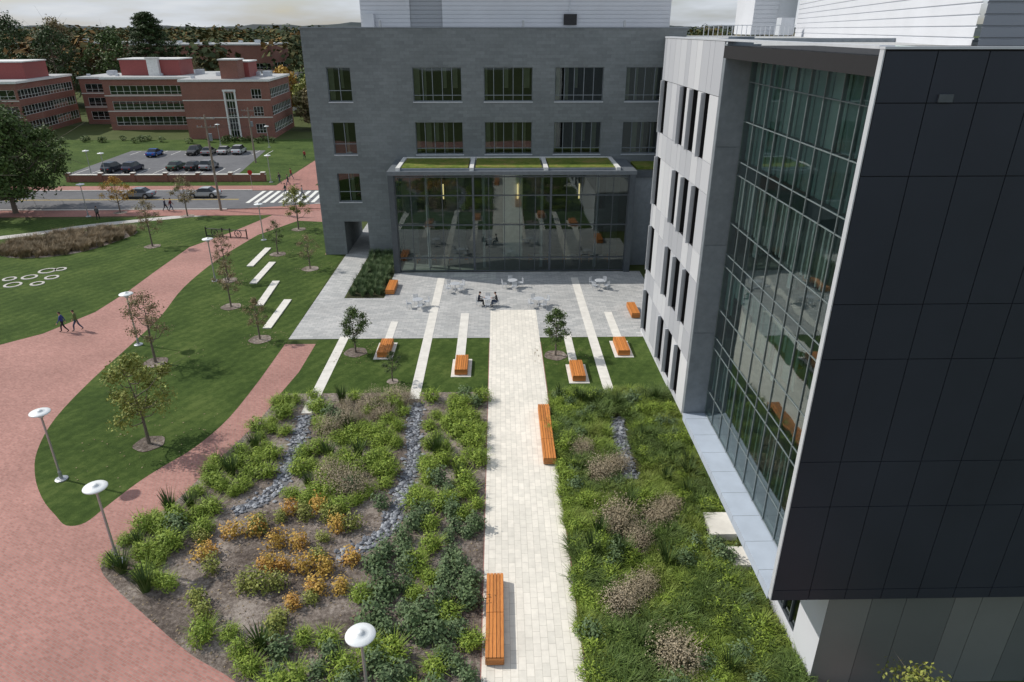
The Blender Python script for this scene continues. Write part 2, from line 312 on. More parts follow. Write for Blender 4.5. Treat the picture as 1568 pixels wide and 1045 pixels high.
# ------------------------------------------------------------ walls with openings
def wall(b,org,u,nrm,width,z0,z1,ops,mat,rev=.25,glass=None,frame=None,mull=None,back=None):
    """ops: (u0,u1,za,zb,nx,[hz]); real holes with reveals, glass and frames."""
    u=Vector((*u,0)); nrm=Vector((*nrm,0)); org=Vector((*org,0))
    P=lambda a,z,d=0: tuple(org+u*a+Vector((0,0,z))-nrm*d)
    us=sorted(set([0,width]+[o[0] for o in ops]+[o[1] for o in ops])); zs=sorted(set([z0,z1]+[o[2] for o in ops]+[o[3] for o in ops]))
    for i in range(len(us)-1):
        for j in range(len(zs)-1):
            cu,cz=(us[i]+us[i+1])/2,(zs[j]+zs[j+1])/2
            if any(o[0]<cu<o[1] and o[2]<cz<o[3] for o in ops): continue
            b.face([P(us[i],zs[j]),P(us[i+1],zs[j]),P(us[i+1],zs[j+1]),P(us[i],zs[j+1])],mat)
    for o in ops:
        a0,a1,c0,c1=o[:4]; nx=o[4] if len(o)>4 else 1; hz=o[5] if len(o)>5 else []
        for q in ([P(a0,c0),P(a0,c0,rev),P(a0,c1,rev),P(a0,c1)],[P(a1,c0),P(a1,c1),P(a1,c1,rev),P(a1,c0,rev)],[P(a0,c1),P(a0,c1,rev),P(a1,c1,rev),P(a1,c1)],[P(a0,c0),P(a1,c0),P(a1,c0,rev),P(a0,c0,rev)]): b.face(q,mat)
        if nx==0: continue
        if glass: b.face([P(a0,c0,rev-.03),P(a1,c0,rev-.03),P(a1,c1,rev-.03),P(a0,c1,rev-.03)],glass)
        if frame:
            def bar(x0,x1,y0,y1,t=.0):
                pts=[P(x0,y0,rev-.12+t),P(x1,y0,rev-.12+t),P(x1,y1,rev-.12+t),P(x0,y1,rev-.12+t)]; bk=[P(x0,y0,rev-.02),P(x1,y0,rev-.02),P(x1,y1,rev-.02),P(x0,y1,rev-.02)]
                b.face(pts,frame); 
                for k in range(4): b.face([pts[k],bk[k],bk[(k+1)%4],pts[(k+1)%4]],frame)
            w=.06
            bar(a0+.004,a0+w,c0+.004,c1-.004); bar(a1-w,a1-.004,c0+.004,c1-.004); bar(a0+w,a1-w,c0+.004,c0+w,.004); bar(a0+w,a1-w,c1-w,c1-.004,.004)
            for k in range(1,nx):
                x=a0+(a1-a0)*k/nx; bar(x-w/2,x+w/2,c0+w,c1-w,.006)
            for h in hz: bar(a0+w,a1-w,h-.03,h+.03,.010)
# ---- gray academic building
g=empty('grey_academic_building',(0,0,0))
b=MB(); X0=-18.6; W=36.6; YR=80.0
ops=[]
for (zt,zb) in [(18.68,15.56),(13.6,10.5),(8.6,5.7)]:
    ops.append((2.05,4.35,zb,zt,2,[zb+1.0]))
    for k in range(4): 
        x=10.3+k*6.92
        ops.append((x,x+4.75,zb,zt,5,[zb+.55]))
ops=[o for o in ops if not (o[2]<6 and o[0]>8)]
ops.append((2.3,4.75,0,3.6,0))
wall(b,(X0,71),(1,0),(0,-1),W,0,22.1,ops,M['slate'],rev=.35,glass=M['winglass'],frame=M['gmetal'])
b.obj('front_wall',parent=g)
b=MB()
Xr=X0+W
b.face([(X0,71,0),(X0,YR,0),(X0,YR,22.1),(X0,71,22.1)],M['slate']); b.face([(Xr,71,0),(Xr,71,22.1),(Xr,YR,22.1),(Xr,YR,0)],M['slate'])
wall(b,(Xr,YR),(-1,0),(0,1),W,0,22.1,[(W-4.75,W-2.3,0,3.6,0)],M['slate'],rev=.2)
b.box(X0+.3,Xr-.3,71.3,YR-.3,21.3,21.5,M['roof'])
b.face([(X0+2.3,71.35,0),(X0+2.3,YR-.2,0),(X0+2.3,YR-.2,3.6),(X0+2.3,71.35,3.6)],M['slate']); b.face([(X0+4.75,71.35,0),(X0+4.75,71.35,3.6),(X0+4.75,YR-.2,3.6),(X0+4.75,YR-.2,0)],M['slate'])
b.face([(X0+2.3,71.35,3.6),(X0+2.3,YR-.2,3.6),(X0+4.75,YR-.2,3.6),(X0+4.75,71.35,3.6)],M['inwall'])
for z in (5.2,10.0,15.1): b.box(X0+.4,Xr-.4,71.5,YR-.4,z-.2,z,M['floor'])
b.box(X0+.4,Xr-.4,76,76.2,5.2,21,M['interior'])
for x in range(-8,18,7): b.box(x-.95,x-.6,72,75.8,5.25,21,M['inwall'])
b.box(X0-.06,Xr+.06,70.94,71.3,22.1,22.2,M['gmetal'])
b.obj('body',parent=g)
b=MB()
for o in ops[:-1]:
    b.box(X0+o[0]-.05,X0+o[1]+.05,70.93,70.995,o[2]-.12,o[2]-.02,M['lmetal'])
    n=max(2,int((o[1]-o[0])/.95))
    for k in range(n):
        xa=X0+o[0]+(o[1]-o[0])*k/n+.08; xb=X0+o[0]+(o[1]-o[0])*(k+1)/n-.08
        hz=rng.random()
        if hz<.75: b.box(xa,xa+(xb-xa)*(.25+.5*rng.random()),71.5,71.53,o[2]+(.1 if hz<.5 else 1.2),o[3]-.05,M['blind'])
b.obj('sills_and_blinds',parent=g)
def siding(b,p0,p1,z0,z1,step,mat,depth=.05):
    d=Vector((p1[0]-p0[0],p1[1]-p0[1])).normalized(); n=Vector((d.y,-d.x))
    z=z0
    while z<z1:
        za,zb,zc=z,min(z+step*.8,z1),min(z+step,z1)
        A=[(p0[0]+n.x*depth,p0[1]+n.y*depth),(p1[0]+n.x*depth,p1[1]+n.y*depth)]; 
        b.face([(*A[0],za),(*A[1],za),(*A[1],zb),(*A[0],zb)],mat)
        b.face([(*A[0],zb),(*A[1],zb),(p1[0],p1[1],zb+.01),(p0[0],p0[1],zb+.01)],mat)
        b.face([(p0[0],p0[1],zb+.01),(p1[0],p1[1],zb+.01),(p1[0],p1[1],zc),(p0[0],p0[1],zc)],mat)
        b.face([(p0[0],p0[1],zc),(p1[0],p1[1],zc),(*A[1],zc),(*A[0],zc)],mat)
        z+=step
b=MB()
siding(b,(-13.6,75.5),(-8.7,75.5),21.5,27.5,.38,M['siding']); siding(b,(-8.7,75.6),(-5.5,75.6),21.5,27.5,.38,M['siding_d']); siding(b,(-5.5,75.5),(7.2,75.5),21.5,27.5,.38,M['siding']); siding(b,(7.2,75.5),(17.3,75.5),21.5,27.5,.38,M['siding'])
b.box(7.13,7.27,75.35,75.44,21.5,27.5,M['lmetal']); b.box(-13.6,17.3,75.7,79,21.5,27.45,M['siding'])
b.box(6.6,7.9,75.2,75.34,22.4,23.4,M['black']); b.box(-13.2,-12.2,74.6,75.3,21.5,23.4,M['siding'])
for x in (-11.5,2.5,12.5): b.tube((x,74.0,21.5),(x,74.0,22.8),.12,.12,M['steel'])
b.obj('roof_penthouse',parent=g)
# ---- glass atrium hall
g=empty('glass_atrium_hall')
b=MB(); xa,xb,yf,yb,zt=-10.2,12.7,64.9,70.9,9.6
b.box(xa-.25,xb+.25,yf-.35,yb+.05,zt,zt+.35,M['fascia'])
b.box(xa-.2,xa+.35,yf-.3,yf+.3,0,zt-.002,M['frame']); b.box(xb-.35,xb+.2,yf-.3,yf+.3,0,zt-.002,M['frame'])
b.box(xb+.25,17.9,yf+1.8,yb+.05,8.9,9.6,M['frame']); b.box(xb+.3,17.9,yf+2,yf+2.2,0,8.9,M['gmetal'])
nx=15
for i in range(nx+1):
    x=xa+.35+(xb-xa-.7)*i/nx; w=.10 if i%5==0 else .03
    b.box(x-w,x+w,yf-.05-(.06 if i%5==0 else 0),yf+.12,0.1,zt-.01,M['frame'])
for z in (.15,1.5,4.8,7.65,9.4): b.box(xa+.35,xb-.35,yf-.07,yf+.1,z-.05,z+.05,M['frame'])
b.box(xa+.05,xa+.2,yf+.35,yb,0,.3,M['frame']); 
for i in range(4):
    y=yf+1+i*1.6; b.box(xa+.02,xa+.16,y-.04,y+.04,.3,zt-.01,M['frame'])
for i in range(3): b.box(xa+.031,xa+.15,yf+.3,yb,[1.5,4.8,7.65][i]-.04,[1.5,4.8,7.65][i]+.04,M['frame'])
b.obj('frame',parent=g)
b=MB(); b.face([(xa+.3,yf,.1),(xb-.3,yf,.1),(xb-.3,yf,zt),(xa+.3,yf,zt)],M['glass']); b.face([(xa+.1,yf+.3,.1),(xa+.1,yb,.1),(xa+.1,yb,zt),(xa+.1,yf+.3,zt)],M['glass']); b.obj('glazing',parent=g)
b=MB(); b.box(xa+.2,xb,yf+.2,yb+.0,0.005,.06,M['floor'])
b.box(xb-.15,xb-.05,yf+.3,yb,.1,zt-.02,M['interior'])
b.box(xa+.3,xb-.3,yf+1.6,yf+1.8,4.3,4.5,M['gmetal'])
b.box(.4,2.4,yf+4.2,yf+5.9,.07,zt-.03,M['ceil'])
for (p,q) in ((-8.5,-5.5),(-3.5,-1.6),(4.5,7.0),(8.5,11)): b.box(p,q,yf+5.5,yf+5.9,.07,3.0,M['interior']); b.box(p,q,yf+5.5,yf+5.9,5.0,8.6,M['interior'])
for x in (-7,-1.5,4.2,9.6): b.tube((x,yf+1.4,.06),(x,yf+1.4,zt),.16,.16,M['lmetal'],14)
for x in (-5.6,1.9,8.1): b.box(x-.06,x+.06,yf+4.0,yf+4.1,6.4,7.9,M['warm'])
for x in (-7.5,-4.2,4,7.5,10.2):
    b.lathe((x,yf+2.8,.06),[(0,.7),(.5,.7),(.5,.74),(0,.74)],M['lmetal'],16); b.tube((x,yf+2.8,.06),(x,yf+2.8,.76),.04,.04,M['steel'],6)
    for s_ in (-.8,.8): b.box(x+s_-.2,x+s_+.2,yf+2.6,yf+3.0,.42,.48,M['wood']); b.box(x+s_*1.2-.02,x+s_*1.2+.02,yf+2.6,yf+3.0,.06,.9,M['wood'])
b.obj('interior',parent=g)
b=MB()
for (p0,p1) in [(-9.2,-2.9),(-2.2,4.1),(4.8,11.0)]: b.box(p0,p1,65.4,70.6,9.95,10.17,M['sedum'])
b.box(13.4,17.4,67.2,70.6,9.6,9.82,M['sedum'])
b.obj('green_roof_planting',parent=g)
b=MB()
for p in (-9.45,-2.55,4.45,11.25): b.box(p-.2,p+.2,64.9,70.85,9.952,10.24,M['white'])
b.box(-9.25,11.05,70.62,70.85,9.952,10.26,M['white']); b.box(-9.25,11.05,65.15,65.38,9.952,10.12,M['gmetal'])
b.obj('roof_kerbs',parent=g)
# ---- science building with cantilevered upper floors
g=empty('science_building')
Xw,Xg,YB,YF,YE,ZB,ZT=8.95,10.0,17.0,29.2,39.7,4.65,21.58
b=MB()
ops=[]
for zt_ in (19.5,15.5,11.5,7.5):
    for (ya,yb_) in [(30.5,31.2),(32.3,33.2),(34.3,35.0),(38.4,39.2)]:
        ops.append((YE-yb_,YE-ya,max(zt_-2.7,ZB+.3),zt_,1,[zt_-1.8]))
us=sorted(set([0,YE-YF]+[round(YE-y,3) for y in (30.5,31.2,32.3,33.2,34.3,35.0,36.2,37.3,38.4,39.2)]))
wall(b,(Xw+.05,YE),(0,-1),(-1,0),YE-YF,ZB,ZT,ops,M['joint'],rev=.3,glass=M['winglass'],frame=M['frame'])
zs=sorted(set([ZB,ZT]+[o[2] for o in ops]+[o[3] for o in ops]))
for i in range(len(us)-1):
    for j in range(len(zs)-1):
        cu,cz=(us[i]+us[i+1])/2,(zs[j]+zs[j+1])/2
        if any(o[0]<cu<o[1] and o[2]<cz<o[3] for o in ops): continue
        b.box(Xw,Xw+.045,YE-us[i+1]+.012,YE-us[i]-.012,zs[j]+.012,zs[j+1]-.012,M['wpanel'])
for o in ops: b.box(Xw-.16,Xw-.005,YE-o[0]-.0,YE-o[0]+.07,o[2],o[3],M['lmetal'])
b.obj('white_facade',parent=g)
b=MB()
b.box(Xw+.4,26,YE-.3,YE,ZB,ZT,M['gmetal'])
b.box(Xw+.002,Xg+.3,YF-.3,YF-.02,ZB+.2,ZT-.1,M['gmetal'])
for k in range(4): b.box(Xw+.01,Xg-.02,YF-.325,YF-.305,ZB+.35+k*4.2,ZB+4.5+k*4.2,M['gmetal'])
for z in (ZB,8.5,12.5,16.5):
    b.box(Xg+.12,26,YB+.9,YE-.4,z+.12,z+.45,M['floor']); b.box(Xg+.14,26,YB+.9,YE-.4,z,z+.115,M['ceil'])
b.box(14.0,14.2,YB+.9,YE-.4,ZB+.5,ZT-.1,M['baywall'])
for z in (5.1,8.95,12.95,16.95):
    for i,y in enumerate(np.arange(18.6,29,1.25)):
        b.box(13.86,13.98,y,y+.16,z,z+3.3,M['ceil'])
        if i%2==0: b.box(13.90,13.99,y+.2,y+1.15,z+.9,z+3.0,M['interior'])
for y in (20.5,24.5,28.4): 
    for z in (5.15,9.0,13.0,17.0): b.tube((11.2,y,z),(11.2,y,z+3.5),.2,.2,M['ceil'],14)
for z in (5.1,8.95,12.95,16.95):
    for k,y in enumerate(np.arange(18.8,28.5,1.9)):
        b.box(12.6,13.6,y,y+1.0,z+.70,z+.75,M['ceil']); 
        for (u_,v_) in ((12.65,y+.05),(13.5,y+.05),(12.65,y+.9),(13.5,y+.9)): b.box(u_,u_+.05,v_,v_+.05,z,z+.7,M['steel'])
        b.box(11.9,12.35,y+.2,y+.65,z+.42,z+.48,M['wood'] if k%3==0 else M['gmetal']); b.box(11.86,11.9,y+.2,y+.65,z,z+.95,M['wood'] if k%3==0 else M['gmetal'])
    for y in (19,21.5,24,26.5): b.box(11.2,13.8,y,y+.12,z+3.25,z+3.32,M['ceil'])
b.obj('floors_and_interior',parent=g)
b=MB(); ny=10; dy=(YF-.36-YB-.38)/ny  # pale panels added behind the glass to catch sun and brighten the bay
for i in range(ny):
    y1=YF-.36-dy*i-.03; y0=y1-dy+.06
    b.box(Xg+.22,Xg+.25,y0,y1,18.62,20.9,M['backing'] if i%3 else M['backing2'])
    b.box(Xg+.22,Xg+.25,y0,y1,17.05,18.55,M['backing'])
    for k in range(3):
        yy=y0+(y1-y0)*(k+.5)/3; b.box(Xg+.15,Xg+.33,yy-.06,yy+.06,14.45,16.4,M['ceil'])
        b.box(Xg+.15,Xg+.33,yy-.06,yy+.06,6.3,8.4,M['backing2'])
    if i in (1,2,5,8): b.box(Xg+.22,Xg+.25,y0,y1,11.4,12.4,M['backing2'])
    if i in (0,3,4,6): b.box(Xg+.22,Xg+.25,y0,y1,10.45,12.4,M['backing'])
b.obj('brightening_panels',parent=g)
b=MB(); b.face([(Xg,YF-.33,ZB+.25),(Xg,YB+.25,ZB+.25),(Xg,YB+.25,20.95),(Xg,YF-.33,20.95)],M['baygl']); b.obj('bay_glazing',parent=g)
b=MB()
for i in range(ny+1):
    y=YF-.36-dy*i; b.box(Xg-.035,Xg+.1,y-.018,y+.018,ZB+.25,20.95,M['bayframe'])
for z in (ZB+.3,6.2,8.45,9.0,10.4,12.45,13.0,14.4,16.45,17.0,18.6,20.1,20.9): b.box(Xg-.025,Xg+.08,YB+.28,YF-.35,z-.016,z+.016,M['bayframe'])
for z in (8.72,12.72,16.72): b.box(Xg+.02,Xg+.10,YB+.28,YF-.35,z-.25,z+.25,M['frame'])
b.box(Xw,Xg+.2,YB+.25,YF-.31,ZB-.15,ZB+.22,M['ledge'])
for k in range(8): b.box(Xw-.004,Xg-.01,YB+1.2+k*1.45,YB+1.215+k*1.45,ZB-.1,ZB+.224,M['gmetal'])
b.box(Xw,26,YB+.25,YF-.0,20.97,21.42,M['joint'])
b.obj('bay_frame',parent=g)
b=MB()
b.box(Xw+.03,26,YB+.03,YB+.23,ZB,ZT,M['joint'])
b.box(Xw-.005,Xw+.028,YB+.02,YB+.22,ZB,ZT+.003,M['lmetal'])
zs=[ZB,5.1,8.5,10.17,13.6,15.25,18.67,20.4,ZT-.03]; x=Xw+.035; xs=[x]
while x<25.9: x+=1.22; xs.append(x)
for i in range(len(xs)-1):
    for j in range(len(zs)-1):
        b.box(xs[i]+.012,xs[i+1]-.012,YB,YB+.028,zs[j]+.012,zs[j+1]-.012,M['darkpanel'])
b.box(10.45,10.8,YB-.05,YB-.003,20.42,20.6,M['frame'])
b.obj('dark_panel_box',parent=g)
b=MB()
b.box(Xw-.02,26,YB-.03,YB+.24,ZT+.005,ZT+.06,M['lmetal']); b.box(Xw-.02,Xw+.35,YB+.25,YE+.02,ZT+.005,ZT+.08,M['lmetal']); b.box(Xw+.36,26,YB+.25,YE,ZT-.26,ZT-.2,M['roof'])
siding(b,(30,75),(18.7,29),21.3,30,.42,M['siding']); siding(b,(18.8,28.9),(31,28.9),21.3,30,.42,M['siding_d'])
b.face([(18.75,29,29.9),(31,29,29.9),(36,75,29.9),(30,75,29.9)],M['roof'])
siding(b,(26.5,78),(29,78),21.5,27.5,.4,M['siding']); b.box(26.6,31,78.1,84,21.5,27.4,M['siding'])
for (xx,yy) in [(26.5,70),(27,60),(25.5,52)]: b.box(xx,xx+1.2,yy,yy+1.2,21.5,23.0,M['lmetal'])
b.box(16,26,40,YR+5,0,21.2,M['gmetal']); b.box(16,32,40,YR+5,21.2,21.35,M['roof'])
for i in range(20): b.box(18.2+i*.42,18.2+i*.42+.05,66,66.05,21.36,22.3,M['lmetal'])
b.box(18.2,26.3,65.97,66.04,22.3,22.36,M['lmetal'])
b.obj('roof',parent=g)
b=MB()
ops=[(38-35,38-33,.8,3.6,3),(38-31,38-28,.8,3.6,3),(38-26,38-23,.8,3.6,3),(38-21.2,38-19.2,.6,4.0,3)]
wall(b,(11.25,50),(0,-1),(-1,0),32.5,0,ZB-.02,[(o[0]+12,o[1]+12)+o[2:] for o in ops],M['siding'],rev=.2,glass=M['winglass'],frame=M['frame'])
xs=[11.25]; 
while xs[-1]<26: xs.append(xs[-1]+[.95,1.5,1.2,1.7][len(xs)%4])
for i in range(len(xs)-1): b.box(xs[i]+.01,xs[i+1]-.01,17.5,17.54,0,ZB-.02,M['basepanel'] if (i*3)%4<2 else M['basepanel2'])
b.box(11.3,27,17.55,17.7,0,ZB-.03,M['joint']); b.box(11.6,26,17.8,50,-.1,.05,M['floor']); b.box(15,15.2,18,50,.05,4.6,M['inwall'])
b.box(11.27,26,49.98,50.2,0,ZB-.02,M['gmetal']); b.box(11.27,26,39.8,50.2,ZB-.02,ZB+.1,M['roof'])
b.obj('ground_floor',parent=g)
b=MB(); b.box(9.9,11.1,25.3,26.9,-.01,.40,M['conc']); b.box(10.3,11.1,23.3,24.5,-.01,.36,M['conc']); b.obj('concrete_pads')
# ---- brick buildings
def brick_building(name,x0,x1,y0,y1,h,ang,floors=3,bay=3.2,pent=None,white_bay=None):
    g=empty(name,(x0,y0,0),ang); W=x1-x0; D=y1-y0; b=MB()
    def mk(w):
        ops=[];n=max(1,int(w/bay))
        for f in range(floors):
            z=1.1+f*(h-1)/floors
            m_=(w-n*bay)/2
            if white_bay and w==W:
                for k in range(n):
                    xa=m_+k*bay+.25
                    if abs(xa+bay/2-W*white_bay)<bay*.9: continue
                    if k<2 and white_bay: continue
                    ops.append((xa+.3,xa+bay-.8,z,z+2.0,3,[z+.7]))
                if f==0: ops.append((W*white_bay-.9,W*white_bay+.9,.3,h-2.2,3,[1.8,3.3,4.8,6.3,7.8]))
            else: ops.append((m_+.3,w-m_-.3,z,z+2.0,n*2,[z+.7]))
        return ops
    wall(b,(0,0),(1,0),(0,-1),W,0,h,mk(W),M['brick'],rev=.18,glass=M['winglass'],frame=M['white'])
    wall(b,(W,0),(0,1),(1,0),D,0,h,mk(D),M['brick'],rev=.18,glass=M['winglass'],frame=M['white'])
    wall(b,(0,D),(0,-1),(-1,0),D,0,h,mk(D),M['brick'],rev=.18,glass=M['winglass'],frame=M['white'])
    b.face([(W,D,0),(0,D,0),(0,D,h),(W,D,h)],M['brick'])
    b.box(1,W-1,1,D-1,.1,h-.5,M['interior'])
    b.obj('walls',parent=g)
    b=MB(); b.box(-.3,W+.3,-.3,D+.3,h,h+.45,M['white']); b.box(0,W,0,D,h+.45,h+.5,M['roof'])
    for f in range(1,floors): b.box(-.03,W+.03,-.05,-.004,.75+f*(h-1)/floors,.95+f*(h-1)/floors,M['conc'])
    if pent:
        for (a0,a1,b0,b1,hh,mt) in pent: 
            b.box(a0*W,a1*W,b0*D,b1*D,h+.5,h+hh,mt); b.box(a0*W-.2,a1*W+.2,b0*D-.2,b1*D+.2,h+hh,h+hh+.25,M['white'])
    for k in range(6): 
        u_=W*(.08+.15*k); v_=D*(.15+.6*((k*37)%10)/10); s_=.7+.5*((k*13)%3); b.box(u_,u_+s_,v_,v_+s_,h+.5,h+1.0+.3*((k*7)%3),M['lmetal'])
    if white_bay:
        c=W*white_bay; b.box(c-1.3,c-.95,-.12,-.003,.1,h-2,M['white']); b.box(c+.95,c+1.3,-.12,-.003,.1,h-2,M['white']); b.box(c-1.4,c+1.4,-.16,-.003,h-2,h-1.6,M['white'])
    b.obj('roof',parent=g); return g
brick_building('brick_building',-68,-49.5,157,177,11.8,.06,pent=[(.46,.66,.05,.3,4.2,M['brick']),(.42,.70,.35,.7,3.6,M['redroof'])],white_bay=.54)
brick_building('brick_building',-92.5,-71.0,172,196,11.4,.03,pent=[(.1,.75,.25,.6,4.0,M['redroof']),(.42,.54,.2,.245,4.3,M['white'])])
brick_building('brick_building',-131,-105,157,186,11.2,.14,pent=[(.3,.95,.3,.7,4,M['redroof'])])
brick_building('brick_building',-104.5,-93,184,200,10.8,.02)
brick_building('brick_building',-128,-80,262,285,17.0,0,floors=2,bay=8)
brick_building('brick_building',-185,-135,290,320,17,0,floors=2,bay=8)
for i,(x,y,w,d,h,mt) in enumerate([(-62,215,10,12,7,'siding'),(-78,225,12,10,7,'white'),(-45,210,9,9,7,'siding')]):
    g=empty('house',(x,y,0)); b=MB(); wall(b,(0,0),(1,0),(0,-1),w,0,h,[(1.2,2.4,1,2.8,2),(w-2.6,w-1.4,1,2.8,2),(1.2,2.4,4.2,5.8,2),(w-2.6,w-1.4,4.2,5.8,2)],M[mt],rev=.1,glass=M['winglass'],frame=M['white'])
    b.face([(w,0,0),(w,d,0),(w,d,h),(w,0,h)],M[mt]); b.face([(0,d,0),(0,0,0),(0,0,h),(0,d,h)],M[mt]); b.face([(w,0,h),(w,d,h),(w,d/2,h+3.4)],M[mt]); b.face([(0,0,h),(0,d/2,h+3.4),(0,d,h)],M[mt]); b.obj('walls',parent=g)
    b=MB(); b.face([(-.4,-.5,h-.3),(w+.4,-.5,h-.3),(w+.4,d/2,h+3.5),(-.4,d/2,h+3.5)],M['interior']); b.face([(-.4,d+.5,h-.3),(-.4,d/2,h+3.5),(w+.4,d/2,h+3.5),(w+.4,d+.5,h-.3)],M['interior']); b.obj('roof',parent=g)
b=MB(); b.box(-68,-37,110.2,110.6,-.01,1.05,M['brick']); b.box(-68.05,-36.95,110.13,110.67,1.05,1.15,M['conc'])
for x in np.arange(-68,-36.5,5.1): b.box(x-.3,x+.3,110.08,110.72,-.01,1.35,M['brick']); b.box(x-.35,x+.35,110.03,110.77,1.35,1.45,M['conc'])
b.obj('brick_wall')
# ------------------------------------------------------------ benches
def bench(x0,x1,y0,y1,pad=True):
    g=empty('timber_bench',((x0+x1)/2,(y0+y1)/2,0)); w,l=(x1-x0),(y1-y0); b=MB(); zt=.48
    n=max(4,round(w/.15)); sw=w/n
    segs=max(1,round(l/2.1))
    for s in range(segs):
        a=-l/2+l*s/segs+.01; c=-l/2+l*(s+1)/segs-.01
        for i in range(n): b.box(-w/2+i*sw+.010,-w/2+(i+1)*sw-.010,a,c,zt-.06,zt,M['wood'])
        for k in range(3):
            z=.07+k*.115; b.box(-w/2,-w/2+.03,a,c,z,z+.105,M['wood']); b.box(w/2-.03,w/2,a,c,z,z+.105,M['wood'])
    for k in range(3):
        z=.07+k*.115
        for yy in (-l/2+.001,l/2-.031): b.box(-w/2+.035,w/2-.035,yy,yy+.03,z,z+.105,M['wood'])
    b.obj('timber_slats',parent=g,bevel=.006)
    b=MB(); b.box(-w/2+.08,w/2-.08,-l/2+.08,l/2-.08,.02,zt-.065,M['black']); b.obj('plinth',parent=g)
    if pad: b=MB(); b.box(-w/2-.25,w/2+.25,-l/2-.25,l/2+.15,-.01,.042,M['conc']); b.obj('concrete_base',parent=g)
for q in [(-9.05,-8.15,45.4,47.9),(-3.2,-2.3,42.5,44.9),(4.95,5.85,41.4,43.9),(8.7,9.6,45.4,47.9)]: bench(*q)
bench(2.35,3.05,31.6,37.6,False); bench(-.66,.06,18.5,22.9,False); bench(-10.4,-9.6,58.6,61.4,False); bench(11.0,11.7,52.6,55.2,False)
# ------------------------------------------------------------ lamps
def lamp(x,y,h=4.15,lean=0):
    g=empty('street_lamp',(x,y,0)); b=MB()
    b.lathe((0,0,0),[(.0,.0),(.32,.0),(.32,.06),(.24,.09),(.09,.10),(.085,.5),(.06,.55),(.05,h-.35),(.07,h-.3),(.09,h-.12)],M['steel'],16)
    b.obj('pole',parent=g,smooth=False)
    b=MB(); b.lathe((0,0,h),[(.0,-.14),(.12,-.14),(.30,-.08),(.48,-.03),(.50,.0),(.48,.03),(.30,.07),(.12,.085),(.11,.14),(.0,.15)],M['lampw'],28); b.obj('disc_head',parent=g,smooth=True)
    b=MB(); b.lathe((0,0,h-.26),[(.0,0),(.14,0),(.15,.12),(0,.12)],M['lmetal'],16); b.obj('lens',parent=g)
for (x,y) in [(-23.6,30.8),(-17.4,24.4),(-4.6,16.3),(-27.7,48.1),(-27.3,62.7),(-27,76.7),(-53,88),(-63,112),(-66.7,114.5),(-36,109.5),(-30,127),(-47,145),(-58,148)]: lamp(x,y)
def upole(x,y,h,arm=True):
    g=empty('utility_pole',(x,y,0)); b=MB(); b.tube((0,0,0),(0,0,h),.17,.11,M['pole'],12)
    for z in (h-.5,h-1.5):
        b.box(-1.2,1.2,-.06,.06,z-.06,z+.06,M['pole'])
        for xx in (-1.1,-.55,.55,1.1): b.tube((xx,0,z+.06),(xx,0,z+.25),.05,.03,M['gmetal'],8)
    b.tube((.28,.1,h-3.2),(.28,.1,h-2.3),.22,.22,M['gmetal'],14); b.obj('pole',parent=g)
upole(-37.1,91.0,12.2); upole(-44,127,9.5); upole(-86,91,12); upole(24,92,12)
b=MB()
for (A,B) in [((-37.1,91,11.9),(-86,91,11.8)),((-37.1,91,11.9),(-44,127,9.2)),((-37.1,91,10.9),(24,92,10.8))]:
    for dx in (-1.1,0.0,1.1):
        pts=[]
        for i in range(13):
            t=i/12; s=-.9*4*t*(1-t); pts.append((A[0]+(B[0]-A[0])*t+(dx if abs(A[1]-B[1])>9 else 0),A[1]+(B[1]-A[1])*t+(0 if abs(A[1]-B[1])>9 else dx),A[2]+(B[2]-A[2])*t+s))
        for i in range(12): b.tube(pts[i],pts[i+1],.012,.012,M['black'],4,False)
b.obj('overhead_wires')
def sign(x,y):
    g=empty('traffic_sign',(x,y,0)); b=MB(); b.tube((0,0,0),(0,0,2.6),.03,.03,M['steel'],8); b.obj('post',parent=g)
    b=MB(); pts=[(.38*math.cos(math.pi/8+k*math.pi/4),.38*math.sin(math.pi/8+k*math.pi/4)+2.4) for k in range(8)]
    b.face([(p[0],-.035,p[1]) for p in pts],M['tail']); b.face([(p[0],-.033,p[1]) for p in pts][::-1],M['steel']); b.obj('sign_face',parent=g)
sign(-26.4,104.6); sign(-37.5,105)
g=empty('bike_rack',(-31.6,77.8,0),-.22); b=MB()
for cx in (-1.5,1.5):
    N=20
    for i in range(N):
        a0,a1=2*math.pi*i/N,2*math.pi*(i+1)/N
        b.tube((cx+.42*math.cos(a0),0,.55+.42*math.sin(a0)),(cx+.42*math.cos(a1),0,.55+.42*math.sin(a1)),.045,.045,M['black'],6,False)
    for i in range(4): a=math.pi*i/4; b.tube((cx+.42*math.cos(a),0,.55+.42*math.sin(a)),(cx-.42*math.cos(a),0,.55-.42*math.sin(a)),.02,.02,M['black'],5,False)
b.tube((-2.6,0,.95),(2.6,0,.95),.05,.05,M['black']); b.tube((-2.6,0,.12),(2.6,0,.12),.05,.05,M['black'])
for x in (-2.6,-.5,.5,2.6): b.tube((x,0,0),(x,0,1.15),.07,.07,M['black'])
b.obj('frame',parent=g)
b=MB()
def ring(cx,cy,r,w,z=.03):
    N=28
    for i in range(N):
        a0,a1=2*math.pi*i/N,2*math.pi*(i+1)/N; P=lambda r,a,zz:(cx+r*math.cos(a),cy+r*math.sin(a),zz)
        b.face([P(r,a0,z),P(r+w,a0,z),P(r+w,a1,z),P(r,a1,z)],M['walk']); b.face([P(r+w,a0,-.01),P(r+w,a1,-.01),P(r+w,a1,z),P(r+w,a0,z)],M['walk'])
for (x,y,r) in [(-46,61.9,.55),(-45.8,64.1,.5),(-45.2,66.0,.6),(-43.9,62.2,.4),(-43.6,64.0,.42),(-47.4,63.6,.4),(-44.2,66.5,.35)]: ring(x,y,r,.22,.06)
